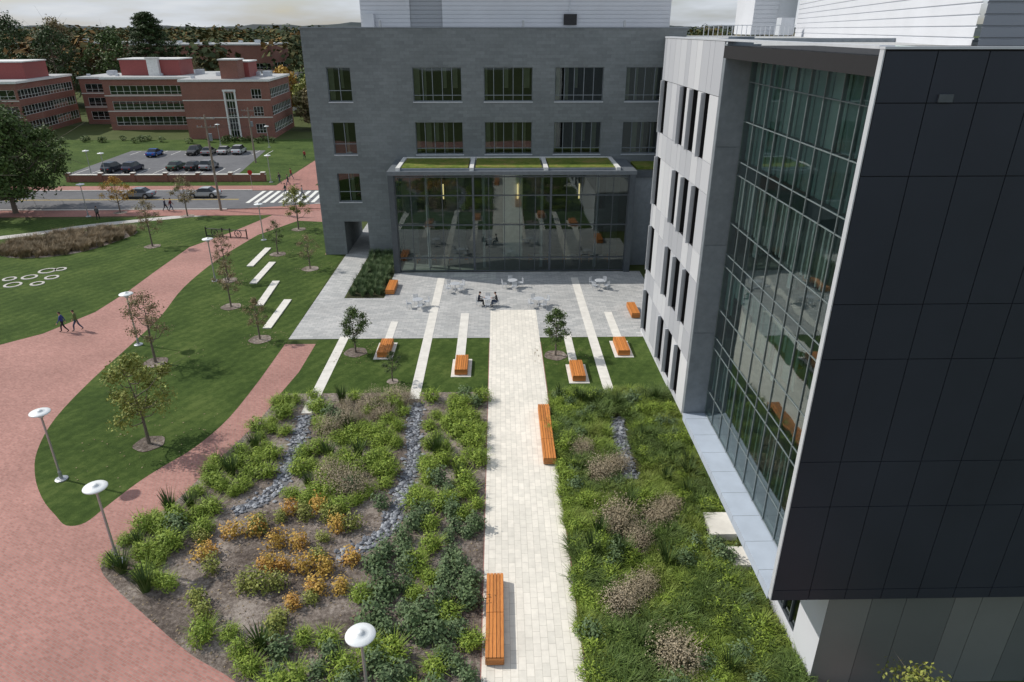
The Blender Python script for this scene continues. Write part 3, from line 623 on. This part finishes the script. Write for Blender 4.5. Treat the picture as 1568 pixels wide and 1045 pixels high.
b.obj('stone_ring_paving')
# ------------------------------------------------------------ cafe tables
def table(x,y,rot=0):
    g=empty('cafe_table',(x,y,.012),rot); b=MB()
    b.lathe((0,0,.72),[(0,0),(.45,0),(.46,.015),(.45,.03),(0,.03)],M['lmetal'],24); b.tube((0,0,0),(0,0,.72),.04,.04,M['lmetal'])
    for k in range(4): a=k*math.pi/2+.78; b.tube((0,0,.05),(.35*math.cos(a),.35*math.sin(a),.02),.025,.02,M['lmetal'],6)
    b.obj('table',parent=g)
    for k in range(4):
        a=k*math.pi/2; c=(math.cos(a)*.78,math.sin(a)*.78); ca,sa=math.cos(a),math.sin(a); b=MB()
        b.obox((c[0],c[1],.45),.42,.42,.03,a,M['lmetal'])
        for i in range(4): b.obox((c[0]+ca*.22,c[1]+sa*.22,.55+i*.09),.02,.42,.05,a,M['lmetal'])
        for (u,v_) in ((-.18,-.18),(.18,-.18),(.18,.18),(-.18,.18)):
            px,py=c[0]+ca*u-sa*v_,c[1]+sa*u+ca*v_; b.tube((px,py,0),(px,py,.86 if u>0 else .45),.014,.014,M['lmetal'],6)
        b.obj('chair',parent=g)
for (x,y,r) in [(-7.1,55.5,.3),(-4.1,59.5,.7),(-1.05,55.7,0),(3.4,55.5,.5),(1.2,60.3,.2),(9.3,60.1,.9)]: table(x,y,r)
# ------------------------------------------------------------ cars
def car(x,y,rot,col,suv=False):
    m=plain('car_paint',col,.25,metal=.3,var=.02); g=empty('parked_car',(x,y,.012),rot); b=MB()
    H_=1.68 if suv else 1.44; bl=.98 if suv else .90
    st=[(-2.28,.45,.70,.72,.74),(-2.15,.3,.88,.84,bl),(-1.55,.22,bl,.89,bl+.05 if not suv else H_-.12),(-.95 if not suv else -1.5,.22,bl,.90,H_-.03),(-.1,.22,bl,.90,H_),(.35,.22,bl,.90,H_-.05),(1.15,.22,bl-.02,.89,bl+.02),(1.9,.25,.80,.86,.84),(2.2,.35,.66,.76,.68)]
    if suv: st[2]=(-1.95,.22,bl,.89,bl+.08)
    L=[]
    for (X,zb,zbelt,w,zt) in st:
        cab=zt>bl+.2; wt=w*.78 if cab else w*.94
        L.append([(X,-w*.86,zb),(X,-w,zb+.18),(X,-w,zbelt-.02),(X,-wt,zt-.04),(X,-wt*.8,zt),(X,wt*.8,zt),(X,wt,zt-.04),(X,w,zbelt-.02),(X,w,zb+.18),(X,w*.86,zb)])
    for i in range(len(L)-1):
        c0=st[i][4]>bl+.2; c1=st[i+1][4]>bl+.2
        for k in range(9):
            mat=m
            if k in (2,6) and (c0 or c1): mat=M['carglass']
            if k in (3,4,5) and (c0!=c1): mat=M['carglass']
            b.face([L[i][k],L[i+1][k],L[i+1][k+1],L[i][k+1]],mat)
        b.face([L[i][9],L[i+1][9],L[i+1][0],L[i][0]],M['black'])
    b.face(L[0],m); b.face(L[-1][::-1],m)
    b.obj('body',parent=g)
    b=MB()
    for X in (-1.38,1.38):
        for s in (-1,1):
            b.tube((X,s*.72,.33),(X,s*.93,.33),.33,.33,M['tyre'],20); b.tube((X,s*.93,.33),(X,s*.945,.33),.2,.18,M['chrome'],12)
            b.tube((X,s*.6,.36),(X,s*.905,.36),.40,.40,M['black'],20)
    b.obj('wheels',parent=g)
    b=MB()
    for s in (-1,1):
        b.box(2.08,2.2,s*.6-.13,s*.6+.13,.56,.68,M['head']); b.box(-2.3,-2.2,s*.6-.13,s*.6+.13,.62,.78,M['tail']); b.box(.62,.78,s*.98-.09,s*.98+.09,.9,1.02,m)
    b.box(2.17,2.24,-.3,.3,.45,.6,M['black']); b.obj('lights_and_mirrors',parent=g)
for c in [(-51.7,98.9,math.pi,(.25,.27,.3),False),(-42.4,99.2,math.pi,(.48,.50,.52),False),(-65.6,119.3,1.45,(.05,.06,.08),True),(-62.3,119.5,1.5,(.05,.055,.09),True),(-65.6,134.8,1.6,(.02,.10,.36),False),(-55.6,121,1.5,(.06,.1,.07),False),(-52.6,121,1.5,(.04,.045,.05),False),(-58.7,136.5,-1.6,(.05,.05,.05),True),(-56.0,136.5,1.6,(.25,.25,.26),False),(-53.3,137.5,1.6,(.6,.6,.6),False),(-50.5,137.5,1.6,(.55,.56,.58),True),(-50.0,121,1.5,(.3,.3,.32),True)]: car(*c)
# ------------------------------------------------------------ people
def human(name,loc,rot,pose='walk',shirt=(.1,.1,.12),pants='denim',scale=.98,phase=1,hair='hair'):
    g=empty(name,loc,rot); g.scale=(scale,)*3
    V=[];E=[];Rr=[];seg=[]
    def add(p,r,par=None,tag=None):
        V.append(p);Rr.append(r)
        if par is not None: E.append((par,len(V)-1)); seg.append((par,len(V)-1,tag))
        return len(V)-1
    sit=pose=='sit'; dz=-.44 if sit else 0
    pel=add((0,0,.95+dz),.145); sp=add((0,.01,1.12+dz),.125,pel,'shirt'); ch=add((0,.02 if not sit else .06,1.32+dz),.145,sp,'shirt'); nk=add((0,.03 if not sit else .10,1.47+dz),.055,ch,'shirt'); hb=add((0,.05 if not sit else .13,1.55+dz),.05,nk,'skin')
    for s in (-1,1):
        ph=phase*s
        sh=add((s*.18,.02 if not sit else .06,1.40+dz),.06,ch,'shirt')
        if sit: el=(s*.24,.16,1.17+dz); wr=(s*.12,.40,1.20+dz); fd=Vector((-s*.25,.95,0))
        else: el=(s*.23,-.10*ph+.0,1.13); wr=(s*.22,-.22*ph+.08,.90); fd=Vector((0,.25-.2*ph,-.95))
        e_=add(el,.045,sh,'shirt'); w_=add(wr,.030,e_,'shirt'); fd.normalize(); side=Vector((0,1,0)) if not sit else Vector((-s*.95,-.25,0)); 
        pm=Vector(wr)+fd*.07; p_=add(tuple(pm),.032,w_,'skin')
        for k,(o,l) in enumerate([(-.03,.065),(-.01,.08),(.01,.075),(.028,.055)]):
            q=pm+side*o+fd*.03; a=add(tuple(q),.010,p_,'skin'); q2=q+fd*l*.5; b_=add(tuple(q2),.009,a,'skin'); add(tuple(q2+fd*l*.4+Vector((-s*.015,0,0))),.008,b_,'skin')
        t=Vector(wr)+fd*.04+side*.035; a=add(tuple(t),.011,w_,'skin'); add(tuple(t+fd*.04+side*.02),.009,a,'skin')
        hp=add((s*.095,0,.88+dz),.095,pel,'pants')
        if sit: kn=(s*.14,.43,.50); an=(s*.14,.40+.06*s,.08); to=(s*.14,.58+.06*s,.04)
        else: kn=(s*.10,.16*ph+.05,.50); an=(s*.09,.30*ph-.04 if ph>0 else .30*ph-.06,.09 if ph>0 else .16); to=(s*.09,an[1]+.17,.04 if ph>0 else .06)
        k_=add(kn,.066,hp,'pants'); a_=add(an,.042,k_,'pants'); add(to,.036,a_,'shoe')
    me=bpy.data.meshes.new('body'); me.from_pydata(V,E,[]); o=bpy.data.objects.new('body',me); COL.objects.link(o)
    sk=o.modifiers.new('skin','SKIN'); sv=me.skin_vertices[0].data
    for i,r in enumerate(Rr): sv[i].radius=(r,r); sv[i].use_root=(i==0)
    sub=o.modifiers.new('sub','SUBSURF'); sub.levels=1; sub.render_levels=1
    dg=bpy.context.evaluated_depsgraph_get(); nm=bpy.data.meshes.new_from_object(o.evaluated_get(dg)); o.modifiers.clear(); o.data=nm
    sm=plain('cloth',shirt,.9,var=.1,vs=8); mats={'shirt':0,'pants':1,'skin':2,'shoe':3}
    nm.materials.clear()
    for mt in (sm,M[pants],M['skin'],M['blackcloth']): nm.materials.append(mt)
    for p in nm.polygons:
        c=p.center; best=9;tg='shirt'
        for (i,j,t) in seg:
            A=Vector(V[i]);B=Vector(V[j]); d=B-A; tt=max(0,min(1,(c-A).dot(d)/d.length_squared)); q=(c-A-d*tt).length-.5*(Rr[i]*(1-tt)+Rr[j]*tt)
            if q<best: best=q;tg=t
        if tg=='shirt' and c.z<.93+dz and abs(c.x)<.17: tg='pants'
        p.material_index=mats[tg]; p.use_smooth=True
    o.parent=g
    hc=Vector((0,(.06 if not sit else .15),1.645+dz)); b=MB(); n=14; k=b.mi(M['skin']); base=len(b.v)
    rows=11
    for i in range(rows):
        th=math.pi*i/(rows-1)
        for j in range(n):
            ph_=2*math.pi*j/n; x=math.sin(th)*math.cos(ph_);y=math.sin(th)*math.sin(ph_);z=math.cos(th); w=1-(.22 if z<-.2 else 0)*(-z)
            px,py,pz=x*.076*w,y*.096*w,z*.118
            if y>.92 and -.35<z<.1: py+=.018*(1-abs(z+.12)*2)
            b.v.append(tuple(hc+Vector((px,py,pz))))
    for i in range(rows-1):
        for j in range(n):
            b.f.append((base+i*n+j,base+(i+1)*n+j,base+(i+1)*n+(j+1)%n,base+i*n+(j+1)%n)); b.m.append(k)
    b.obj('head',parent=g,smooth=True)
    b=MB(); base=0
    for i in range(7):
        th=math.pi*.58*i/6
        for j in range(n):
            ph_=2*math.pi*j/n; y=math.sin(th)*math.sin(ph_); z=math.cos(th)
            if y>.45 and z<.35: z=.35
            b.v.append(tuple(hc+Vector((math.sin(th)*math.cos(ph_)*.085,y*.104-.012,z*.128+.004))))
    for i in range(6):
        for j in range(n): b.f.append((i*n+j,(i+1)*n+j,(i+1)*n+(j+1)%n,i*n+(j+1)%n)); b.m.append(b.mi(M[hair]))
    b.obj('hair',parent=g,smooth=True)
    b=MB()
    for s in (-1,1): b.box(s*.03-.012,s*.03+.012,hc.y+.083,hc.y+.092,hc.z-.006,hc.z+.006,M['black']); b.box(s*.078-.008,s*.078+.008,hc.y-.02,hc.y+.015,hc.z-.03,hc.z+.02,M['skin'])
    b.box(-.022,.022,hc.y+.078,hc.y+.086,hc.z-.06,hc.z-.052,M['tail']); b.obj('face_details',parent=g)
    return g
R90=math.pi/2
human('walking_person',(-34.7,50.6,.01),R90+.2,'walk',(.03,.05,.2),'blackcloth',1.0,1)
human('walking_person',(-33.8,50.9,.01),R90+.2,'walk',(.10,.13,.04),'denim',1.02,-1)
human('seated_person',(-1.85,55.75,.012),-R90,'sit',(.03,.035,.05),'blackcloth',1.0)
human('seated_person',(-.25,55.65,.012),R90,'sit',(.05,.05,.055),'denim',1.0)
for (x,y,r,c,pt,ph) in [(-34.2,108.2,1.2,(.05,.05,.06),'denim',1),(-33.4,111.8,1.2,(.3,.05,.04),'denim',-1),(-43.5,90.7,-1.5,(.12,.02,.02),'denim',1),(-44.2,90.6,-1.5,(.05,.06,.1),'blackcloth',-1),(-50.8,86.3,.3,(.1,.1,.1),'blackcloth',1),(-29.2,97.9,1.6,(.1,.15,.3),'denim',1),(-28.2,98.5,-1.5,(.3,.3,.3),'denim',-1),(-35.9,130,0,(.3,.05,.04),'blackcloth',1),(-32.5,106.7,2,(.04,.04,.04),'denim',-1),(-31,100,1.6,(.02,.05,.04),'denim',1)]:
    human('pedestrian',(x,y,.02),r,'walk',c,pt,1.0,ph)
# ------------------------------------------------------------ vegetation generators
def leaves(C,size,asp=.6,N=None,jit=.7):
    """diamond leaves; when N is given leaf faces turn outwards/upwards with jitter, like real foliage"""
    n=len(C); s=size*(.6+.8*rng.random(n))
    if N is None: N=rng.normal(size=(n,3))
    else:
        N=N/(np.linalg.norm(N,axis=1)[:,None]+1e-6)+np.array([0,0,.55])+jit*rng.normal(size=(n,3))
    N/=np.linalg.norm(N,axis=1)[:,None]
    T=np.cross(N,rng.normal(size=(n,3))); T/=np.linalg.norm(T,axis=1)[:,None]; B=np.cross(N,T)
    h=s[:,None]*.5
    return np.stack([C-T*h,C-B*h*asp+N*h*.12,C+T*h,C+B*h*asp+N*h*.12],1)
def ball(n,c,r,flat=1.,shell=.55):
    d=rng.normal(size=(n,3)); d/=np.linalg.norm(d,axis=1)[:,None]; rr=(shell+(1-shell)*rng.random(n))**1.0*r*(.75+.25*rng.random(n))
    P=d*rr[:,None]; P[:,2]*=flat; return P+np.array(c)
def tree(name,x,y,h,r,mat,n=1800,leaf=.13,base=.3,clumps=16,tr=None,spread=.42,stem=None):
    g=empty(name,(x,y,0),rng.random()*6); b=MB(); tr=tr or h*.016+.02
    top=Vector((rng.normal()*.03*h,rng.normal()*.03*h,h*.86)); p=[Vector((0,0,-.03)),Vector((0,0,h*base)),top*.5+Vector((0,0,h*.2)),top]
    for i in range(3): b.tube(p[i],p[i+1],tr*(1-.3*i),tr*(1-.3*(i+1)),M['bark'],8,False)
    C=[]
    for k in range(clumps):
        t=(k+.5)/clumps; z=h*(base+.08+(.92-base)*t); prof=math.sin(math.pi*min(1,(t*.85+.18)))**.7; a=k*2.4+rng.random()*.8
        rad=r*prof*(.35+.65*rng.random()); c=Vector((rad*math.cos(a),rad*math.sin(a),z)); C.append(c)
        s0=Vector((top.x*(z/h),top.y*(z/h),max(h*base*.9,z-rad*.7))); mid=(s0+c)*.5+Vector((0,0,-.05*h))
        b.tube(s0,mid,tr*.35,tr*.25,M['bark'],5,False); b.tube(mid,c,tr*.25,tr*.08,M['bark'],5,False)
        for q in range(3):
            e=c+Vector(rng.normal(size=3)*r*.28); b.tube(c,e,tr*.1,tr*.04,M['bark'],4,False)
    b.obj('trunk_and_limbs',parent=g)
    PP=[];NN=[]
    for c in C:
        q=ball(max(6,int(n/clumps*(.6+.8*rng.random()))),c,r*spread*(.7+.6*rng.random()),.8,.2); PP.append(q); NN.append(q-np.array(c))
    quads('crown',leaves(np.concatenate(PP),leaf,.6,np.concatenate(NN),.8),mat,g); return g
def mulch_ring(x,y,r):
    b=MB(); N=24; b.face([(x+r*(1+.05*math.sin(5*i))*math.cos(2*math.pi*i/N),y+r*(1+.05*math.sin(5*i))*math.sin(2*math.pi*i/N),.034) for i in range(N)],M['mulch']); b.obj('mulch_ring')
TREES=[(-20.5,34.2,5.4,2.2,'yellow',4200,.16),(-25,45,5.3,1.7,'rust',2600,.12),(-23.4,55.9,4.1,1.1,'rust',1800,.11),(-26.1,62.8,4.6,1.1,'rust',1700,.11),(-18.7,48.9,3.4,.9,'rust',1500,.1),(-23.8,71.2,3.6,1.0,'green',1300,.1),(-19.1,66.2,3.5,1.1,'rust',1000,.1),(-38.6,74.4,5.1,1.4,'rust',1800,.13),(-49.9,90.0,4.6,1.8,'gold',2200,.16),(-40.3,88.0,5.0,1.7,'rust',2000,.15),(-24.2,81.2,5.0,1.7,'yellow',2400,.16),(-10.8,46.4,3.5,1.2,'green',3400,.12),(4.1,45.6,3.6,1.2,'green',3400,.12),(-7.4,41.7,2.3,.7,'dark',1100,.08),(13.2,14.9,3.6,1.4,'yellow',1500,.13)]
for (x,y,h,r,mt,n,lf) in TREES:
    tree('young_tree',x,y,h,r,F[mt],n,lf); mulch_ring(x,y,.85 if h>3 else .4)
tree('broadleaf_tree',-63.5,90,13.2,7.8,F['green'],30000,.36,.16,70,.35,.28)
tree('broadleaf_tree',-84,97,12,6,F['dark'],9000,.4,.18,40,.3,.32)
g=empty('pine_tree',(-99,214,0)); b=MB(); b.tube((0,0,0),(0,0,26),.6,.1,M['bark'],10); P=[]
for k in range(90):
    z=5+21*(k/90)**.9; rr=9.5*(1-((z-5)/23)**2.2)*(.6+.5*rng.random()); a=k*2.39; e=Vector((rr*math.cos(a),rr*math.sin(a),z+.5)); b.tube((0,0,z-.4),e,.12,.03,M['bark'],5,False)
    for t in (.4,.7,.95): P.append(ball(120,(e.x*t,e.y*t,z+.3*t),1.8*(1.2-.3*t),.4,.1))
P=np.concatenate(P)
b.obj('trunk_and_limbs',parent=g); quads('crown',leaves(P,.6,.4,P-np.array([0,0,12]),.8),F['dark'],g)
for (x,y,h,r,mt) in [(-60,205,12,5,'gold'),(-88,212,14,6,'rust'),(-48,190,12,5,'yellow'),(-44,172,10,4,'rust'),(-114,222,21,9,'green'),(-128,215,22,9,'dark'),(-146,208,22,9,'dark'),(-163,205,23,10,'green'),(-182,215,23,10,'dark'),(-137,235,24,9,'rust'),(-155,240,25,10,'dark'),(-41,185,12,5,'green'),(-50,200,13,6,'green')]: tree('broadleaf_tree',x,y,h,r,F[mt],5000,.7,.12,40,.3,.36)
P=[]
for k in range(2300):
    if k<900: yy=225+200*rng.random()**1.2; n=110; lf=2.0
    elif k<1400: yy=420+300*rng.random(); n=60; lf=3.2
    else: yy=720+1600*rng.random(); n=26; lf=5.5
    xx=yy*(-1.05+1.6*rng.random()) if k%3 else yy*(-1.0+.7*rng.random())
    if -190<xx<-76 and 236<yy<326: continue
    if -84<xx<-40 and yy<246: continue
    if abs(xx)<40 and yy<300: continue
    h=rng.uniform(15,24)+(yy>900)*8; r=rng.uniform(5.5,9)*(1 if yy<520 else 1.5)
    d=ball(n,(0,0,0),1,1,.75)*np.array([r,r,h*.42]); P.append(leaves(d+np.array([xx,yy,h*.55]),lf,.8,d,.5))
quads('distant_trees',np.concatenate(P),F['far'])
b=MB()
for (Y,z0,A,sd) in [(2600,24,14,1),(3600,34,20,2)]:
    N=140
    for i in range(N):
        xa=-4200+8400*i/N; xb=-4200+8400*(i+1)/N; f=lambda x: z0+A*(.5+.5*math.sin(x*.0021+sd))+5*math.sin(x*.013+sd*2)+2.5*math.sin(x*.041)
        b.face([(xa,Y,-2),(xb,Y,-2),(xb,Y+120,f(xb)),(xa,Y+120,f(xa))],M['hill'])
b.obj('hills')
P=[]
for k in range(34): P.append(ball(120,(-120+75*rng.random(),150+5*rng.random(),.6),.9,.8))
P=np.concatenate(P); quads('hedge',leaves(P,.35,.6,P*0+np.array([0,0,.5])),F['green'])
# grass tufts
def tuft(n,L,droop,w,rad,up=.9):
    out=[]
    for i in range(n):
        a=rng.random()*2*math.pi; r0=rad*math.sqrt(rng.random()); lean=up*(.25+.75*rng.random()); l=L*(.65+.5*rng.random())
        d=np.array([math.cos(a),math.sin(a)]); s=np.array([-d[1],d[0],0])*w/2; p0=np.array([d[0]*r0,d[1]*r0,0.01])
        p1=p0+np.array([d[0]*math.sin(lean*.6)*l*.5,d[1]*math.sin(lean*.6)*l*.5,math.cos(lean*.6)*l*.5]); an=lean*.6+droop
        p2=p1+np.array([d[0]*math.sin(an)*l*.5,d[1]*math.sin(an)*l*.5,math.cos(an)*l*.5])
        out.append([p0-s,p0+s,p1+s*.9,p1-s*.9]); out.append([p1-s*.9,p1+s*.9,p2+s*.15,p2-s*.15])
    return np.array(out)
def scatter(name,variants,pts,mat):
    A=[]
    for (x,y,s) in pts:
        V=variants[rng.integers(len(variants))]; a=rng.random()*6.283; ca,sa=math.cos(a),math.sin(a); R=np.array([[ca,-sa,0],[sa,ca,0],[0,0,1]])
        A.append(V@R.T*s*np.array([1,1,.85+.35*rng.random()])+np.array([x,y,0.012]))
    return quads(name,np.concatenate(A),mat)
def shrubV(n,r,h,lf,sh=.35,asp=.6,jit=.6):
    P=ball(n,(0,0,0),1,1,sh); P[:,2]=np.abs(P[:,2]); N=P.copy(); P*=np.array([r,r,h]); P[:,2]+=.06; k=6
    d=rng.normal(size=(k,2))*r*.35; P[:,:2]+=d[rng.integers(k,size=n)]*.6; return leaves(P,lf,asp,N,jit)
limeV=[np.concatenate([shrubV(540,.52,.74,.13,.55,.34,.5),tuft(80,.78,.6,.024,.25,1.2)]) for _ in range(6)]
irisV=[tuft(80,.95,.25,.045,.16,.7) for _ in range(3)]
medV=[np.concatenate([tuft(50,.50,.7,.018,.2,1.1),shrubV(44,.28,.36,.08,.3,.4)]) for _ in range(7)]
tanV=[tuft(60,.9,.5,.03,.2,.7) for _ in range(3)]
sageV=[shrubV(480,.52,.95,.12) for _ in range(5)]
goldV=[shrubV(430,.50,.95,.11) for _ in range(5)]
airyV=[np.concatenate([shrubV(2300,.85,1.10,.05,.45),tuft(60,.9,.3,.02,.3,.9)]) for _ in range(3)]
chan=[[(-12.2,37.3),(-11.9,34),(-11.7,30.3),(-12.4,28.6),(-13.4,27.9)],[(-5.3,38.7),(-5.3,35.5),(-4.9,32.2),(-5.2,29),(-5.4,26.6),(-6.6,25.0),(-7.6,24.6)],[(7.2,36.6),(7.0,33),(7.0,30.2)]]
def near_chan(x,y,d=.6):
    for C in chan:
        for i in range(len(C)-1):
            A=np.array(C[i]);B=np.array(C[i+1]);p=np.array((x,y)); t=np.clip(np.dot(p-A,B-A)/np.dot(B-A,B-A),0,1)
            if np.linalg.norm(A+(B-A)*t-p)<d: return True
    return False
def inset(x,y,d=.45): return all(inpoly(x+dx,y+dy,bedL) for dx,dy in ((d,0),(-d,0),(0,d),(0,-d)))
lime=[];sage=[];gold=[];airy=[];iris=[];yel=[]
y=12.0; row=0
while y<39.8:
    x=-18.5+(row%2)*.5
    while x<-.95:
        px,py=x+rng.normal()*.18,y+rng.normal()*.18
        if inset(px,py,.28) and not near_chan(px,py,.72):
            s=.78+.52*rng.random()
            if -14.2<px<-5.9 and 20.2<py<27.6:    # warm coloured centre, open mulch
                if rng.random()<.36: (gold if rng.random()<.35 and py>21.5 else yel).append((px,py,s))
            elif px>-6.2 and 13<py<27.5:
                r_=rng.random()
                if r_<.66: sage.append((px,py,s*1.08))
                elif r_<.93: lime.append((px,py,s*.95))
            elif px>-9 and py<19.5:
                r_=rng.random(); (sage if r_<.6 else lime).append((px,py,s))
            else:
                r_=rng.random()
                if py>35.2 and -10.5<px<-6.2 and r_<.35: airy.append((px,py,s*.8))
                elif r_<.82: lime.append((px,py,s))
                elif r_<.89: iris.append((px,py,s))
                elif r_<.96: sage.append((px,py,s))
        x+=1.02
    y+=.90; row+=1
for q in [(-9.2,36.2),(-7.9,38.2),(-6.9,39.0),(-8.2,29.6),(-9,30.4),(-10.2,35.2),(-7.4,29.2)]: airy.append((*q,1.3))
for (px,py) in [(-10.3,27.9),(-9.2,27.8),(-12.8,25.9),(-11.6,26.2),(-10.6,25.2),(-9.4,25.0),(-14.0,24.6),(-9.0,23.9),(-7.4,23.6),(-6.7,24.1),(-8.2,22.6),(-10.4,23.7),(-7.0,22.6),(-8.0,26.4)]: gold.append((px+.15*rng.normal(),py+.15*rng.normal(),.9+.3*rng.random()))
scatter('garden_grass_tufts',limeV,lime,F['lime']); scatter('garden_shrubs',sageV,sage,F['sage']); scatter('autumn_shrubs',goldV,gold,F['gold']); scatter('autumn_shrubs',goldV,yel,F['yellow'])
med=[];med2=[];irisR=[];sageR=[];airyR=[(5.4,30.6,1.35),(6.5,31.3,1.1),(5.6,26.4,1.5),(7.6,26.8,1.25),(6.4,25.0,1.1),(5.0,21.3,1.3),(6.1,22.2,1.1),(6.6,18.6,1.5),(8.4,27.6,1.0),(4.6,32.6,1.0)]
for k in range(3300):
    px,py=3.2+8.4*rng.random(),11+28.9*rng.random()
    if near_chan(px,py,.6) or (px>11.3) or (px>9.7 and (25.0<py<27.1 or 23.0<py<24.7)): continue
    if any((px-a)**2+(py-c)**2<.55*s*s for a,c,s in airyR): continue
    v_=math.sin(px*1.3+py*.55)+math.sin(py*1.1-px*.7)+rng.normal()*.6
    (med if v_>-.4 else med2).append((px,py,(.6+.75*rng.random())*(1.3 if v_<-.4 else 1)))
for k in range(90):
    a,c=3.5+7.0*rng.random(),12+27*rng.random()
    if not near_chan(a,c,.8) and not any((a-p)**2+(c-q)**2<1.1 for p,q,s in airyR): (irisR if k%2 else sageR).append((a,c,.75+.4*rng.random()))
limeR=[(3.45+.2*rng.normal(),yy,.75+.3*rng.random()) for yy in np.arange(12,39,1.0)]+[(3.5+7.2*rng.random(),12+27*rng.random(),.7+.4*rng.random()) for _ in range(80)]
limeR=[q for q in limeR if not near_chan(q[0],q[1],.8) and not any((q[0]-p)**2+(q[1]-c)**2<1.1 for p,c,s in airyR)]
scatter('meadow_grass',medV,med,F['meadow']); scatter('meadow_grass',medV,med2,F['meadow2']); scatter('iris_clumps',irisV,irisR+iris,F['green']); scatter('airy_grass_clumps',airyV,airyR+airy,F['airy'])
scatter('garden_shrubs',sageV,sageR,F['sage']); scatter('garden_grass_tufts',limeV,limeR,F['lime'])
hb=[(-13.6+2.9*rng.random(),58.2+12.5*rng.random(),.5+.3*rng.random()) for _ in range(260)]
scatter('ornamental_grass',irisV,hb,F['sage'])
mb_=[]
for k in range(900):
    px,py=-56+14*rng.random(),70+12*rng.random()
    if inpoly(px,py,meadow): mb_.append((px,py,.7+.4*rng.random()))
scatter('ornamental_grass',tanV,mb_,F['tan'])
L=[]
for k in range(4600):
    px,py=-18+17*rng.random(),12+28*rng.random()
    if inpoly(px,py,bedL): L.append((px,py,.03))
for (x,y,h,r,*_) in TREES[:13]:
    for k in range(90): a=rng.random()*6.28; d=r*2.0*rng.random()**.6; L.append((x+d*math.cos(a)+.4,y+d*math.sin(a),.045))
L=np.array(L); q=leaves(L,.10,.6,L*0+np.array([0,0,1]),.3); quads('leaf_litter',q,F['tan'])
b=MB()
def rock(x,y,r):
    base=len(b.v); k=b.mi(M['stone']); pts=[(0,0,.5),(.9,0,.1),(.3,.8,.15),(-.75,.5,.1),(-.7,-.6,.1),(.35,-.85,.12),(0,0,-.3)]; a=rng.random()*6
    for p in pts:
        j=1+.25*rng.normal(); X,Y=p[0]*r*j,p[1]*r*j; b.v.append((x+X*math.cos(a)-Y*math.sin(a),y+X*math.sin(a)+Y*math.cos(a),.03+p[2]*r*(.8+.4*rng.random())+r*.2))
    for i in range(1,6):
        j=i%5+1; b.f.append((base,base+i,base+j)); b.m.append(k); b.f.append((base+6,base+j,base+i)); b.m.append(k)
for C in chan:
    for i in range(len(C)-1):
        A=np.array(C[i]);B=np.array(C[i+1]); Ln=np.linalg.norm(B-A); d=(B-A)/Ln; nn=np.array([-d[1],d[0]])
        for k in range(int(Ln*50)): p=A+d*Ln*rng.random()+nn*rng.normal()*.25; rock(p[0],p[1],.05+.10*rng.random())
b.obj('river_stones')
b=MB()
for C in chan:
    P_=ribbon(smooth(C,4,False),.8); b.face([(p[0],p[1],.022) for p in P_],M['asphalt'])
b.obj('gravel_swale')
# ------------------------------------------------------------ world, sun, camera
w=bpy.data.worlds.new('World'); sc.world=w; w.use_nodes=True; nt=w.node_tree; bg=nt.nodes['Background']
sky=nt.nodes.new('ShaderNodeTexSky'); sky.sky_type='NISHITA'; sky.sun_disc=False
SD=Vector((1.05,-.35,-1)).normalized(); el=math.asin(-SD.z); az=math.atan2(-SD.x,-SD.y)
sky.sun_elevation=el; sky.sun_rotation=az; sky.air_density=1.2; sky.dust_density=1.0
tc=nt.nodes.new('ShaderNodeTexCoord'); mp=nt.nodes.new('ShaderNodeMapping'); mp.inputs['Scale'].default_value=(1,1,6); nt.links.new(tc.outputs['Generated'],mp.inputs[0])
n=nt.nodes.new('ShaderNodeTexNoise'); n.inputs['Scale'].default_value=4.2; n.inputs['Detail'].default_value=7; nt.links.new(mp.outputs[0],n.inputs['Vector'])
cr=ramp(nt,n.outputs['Fac'],[(.36,(.3,.3,.3)),(.56,(.92,.92,.92))]); cc=ramp(nt,n.outputs['Fac'],[(.42,(4.3,5.0,6.0)),(.65,(7.2,7.5,7.9))])
cm=mix(nt,sky.outputs[0],cc,cr); nt.links.new(cm,bg.inputs[0]); bg.inputs[1].default_value=.105
s=bpy.data.lights.new('sun','SUN'); s.energy=3.7; s.angle=math.radians(.9); s.color=(1,.94,.86); so=bpy.data.objects.new('sun',s); COL.objects.link(so)
so.rotation_euler=SD.to_track_quat('-Z','Y').to_euler()
c=bpy.data.cameras.new('camera'); c.sensor_width=36; c.lens=36*1047/1568; c.clip_end=12000; c.clip_start=.1
co=bpy.data.objects.new('camera',c); COL.objects.link(co); co.location=(0,0,22); co.rotation_euler=(math.radians(65.5),0,math.radians(-1.095)); sc.camera=co
sc.view_settings.view_transform='Standard'; sc.view_settings.look='None'; sc.view_settings.exposure=0
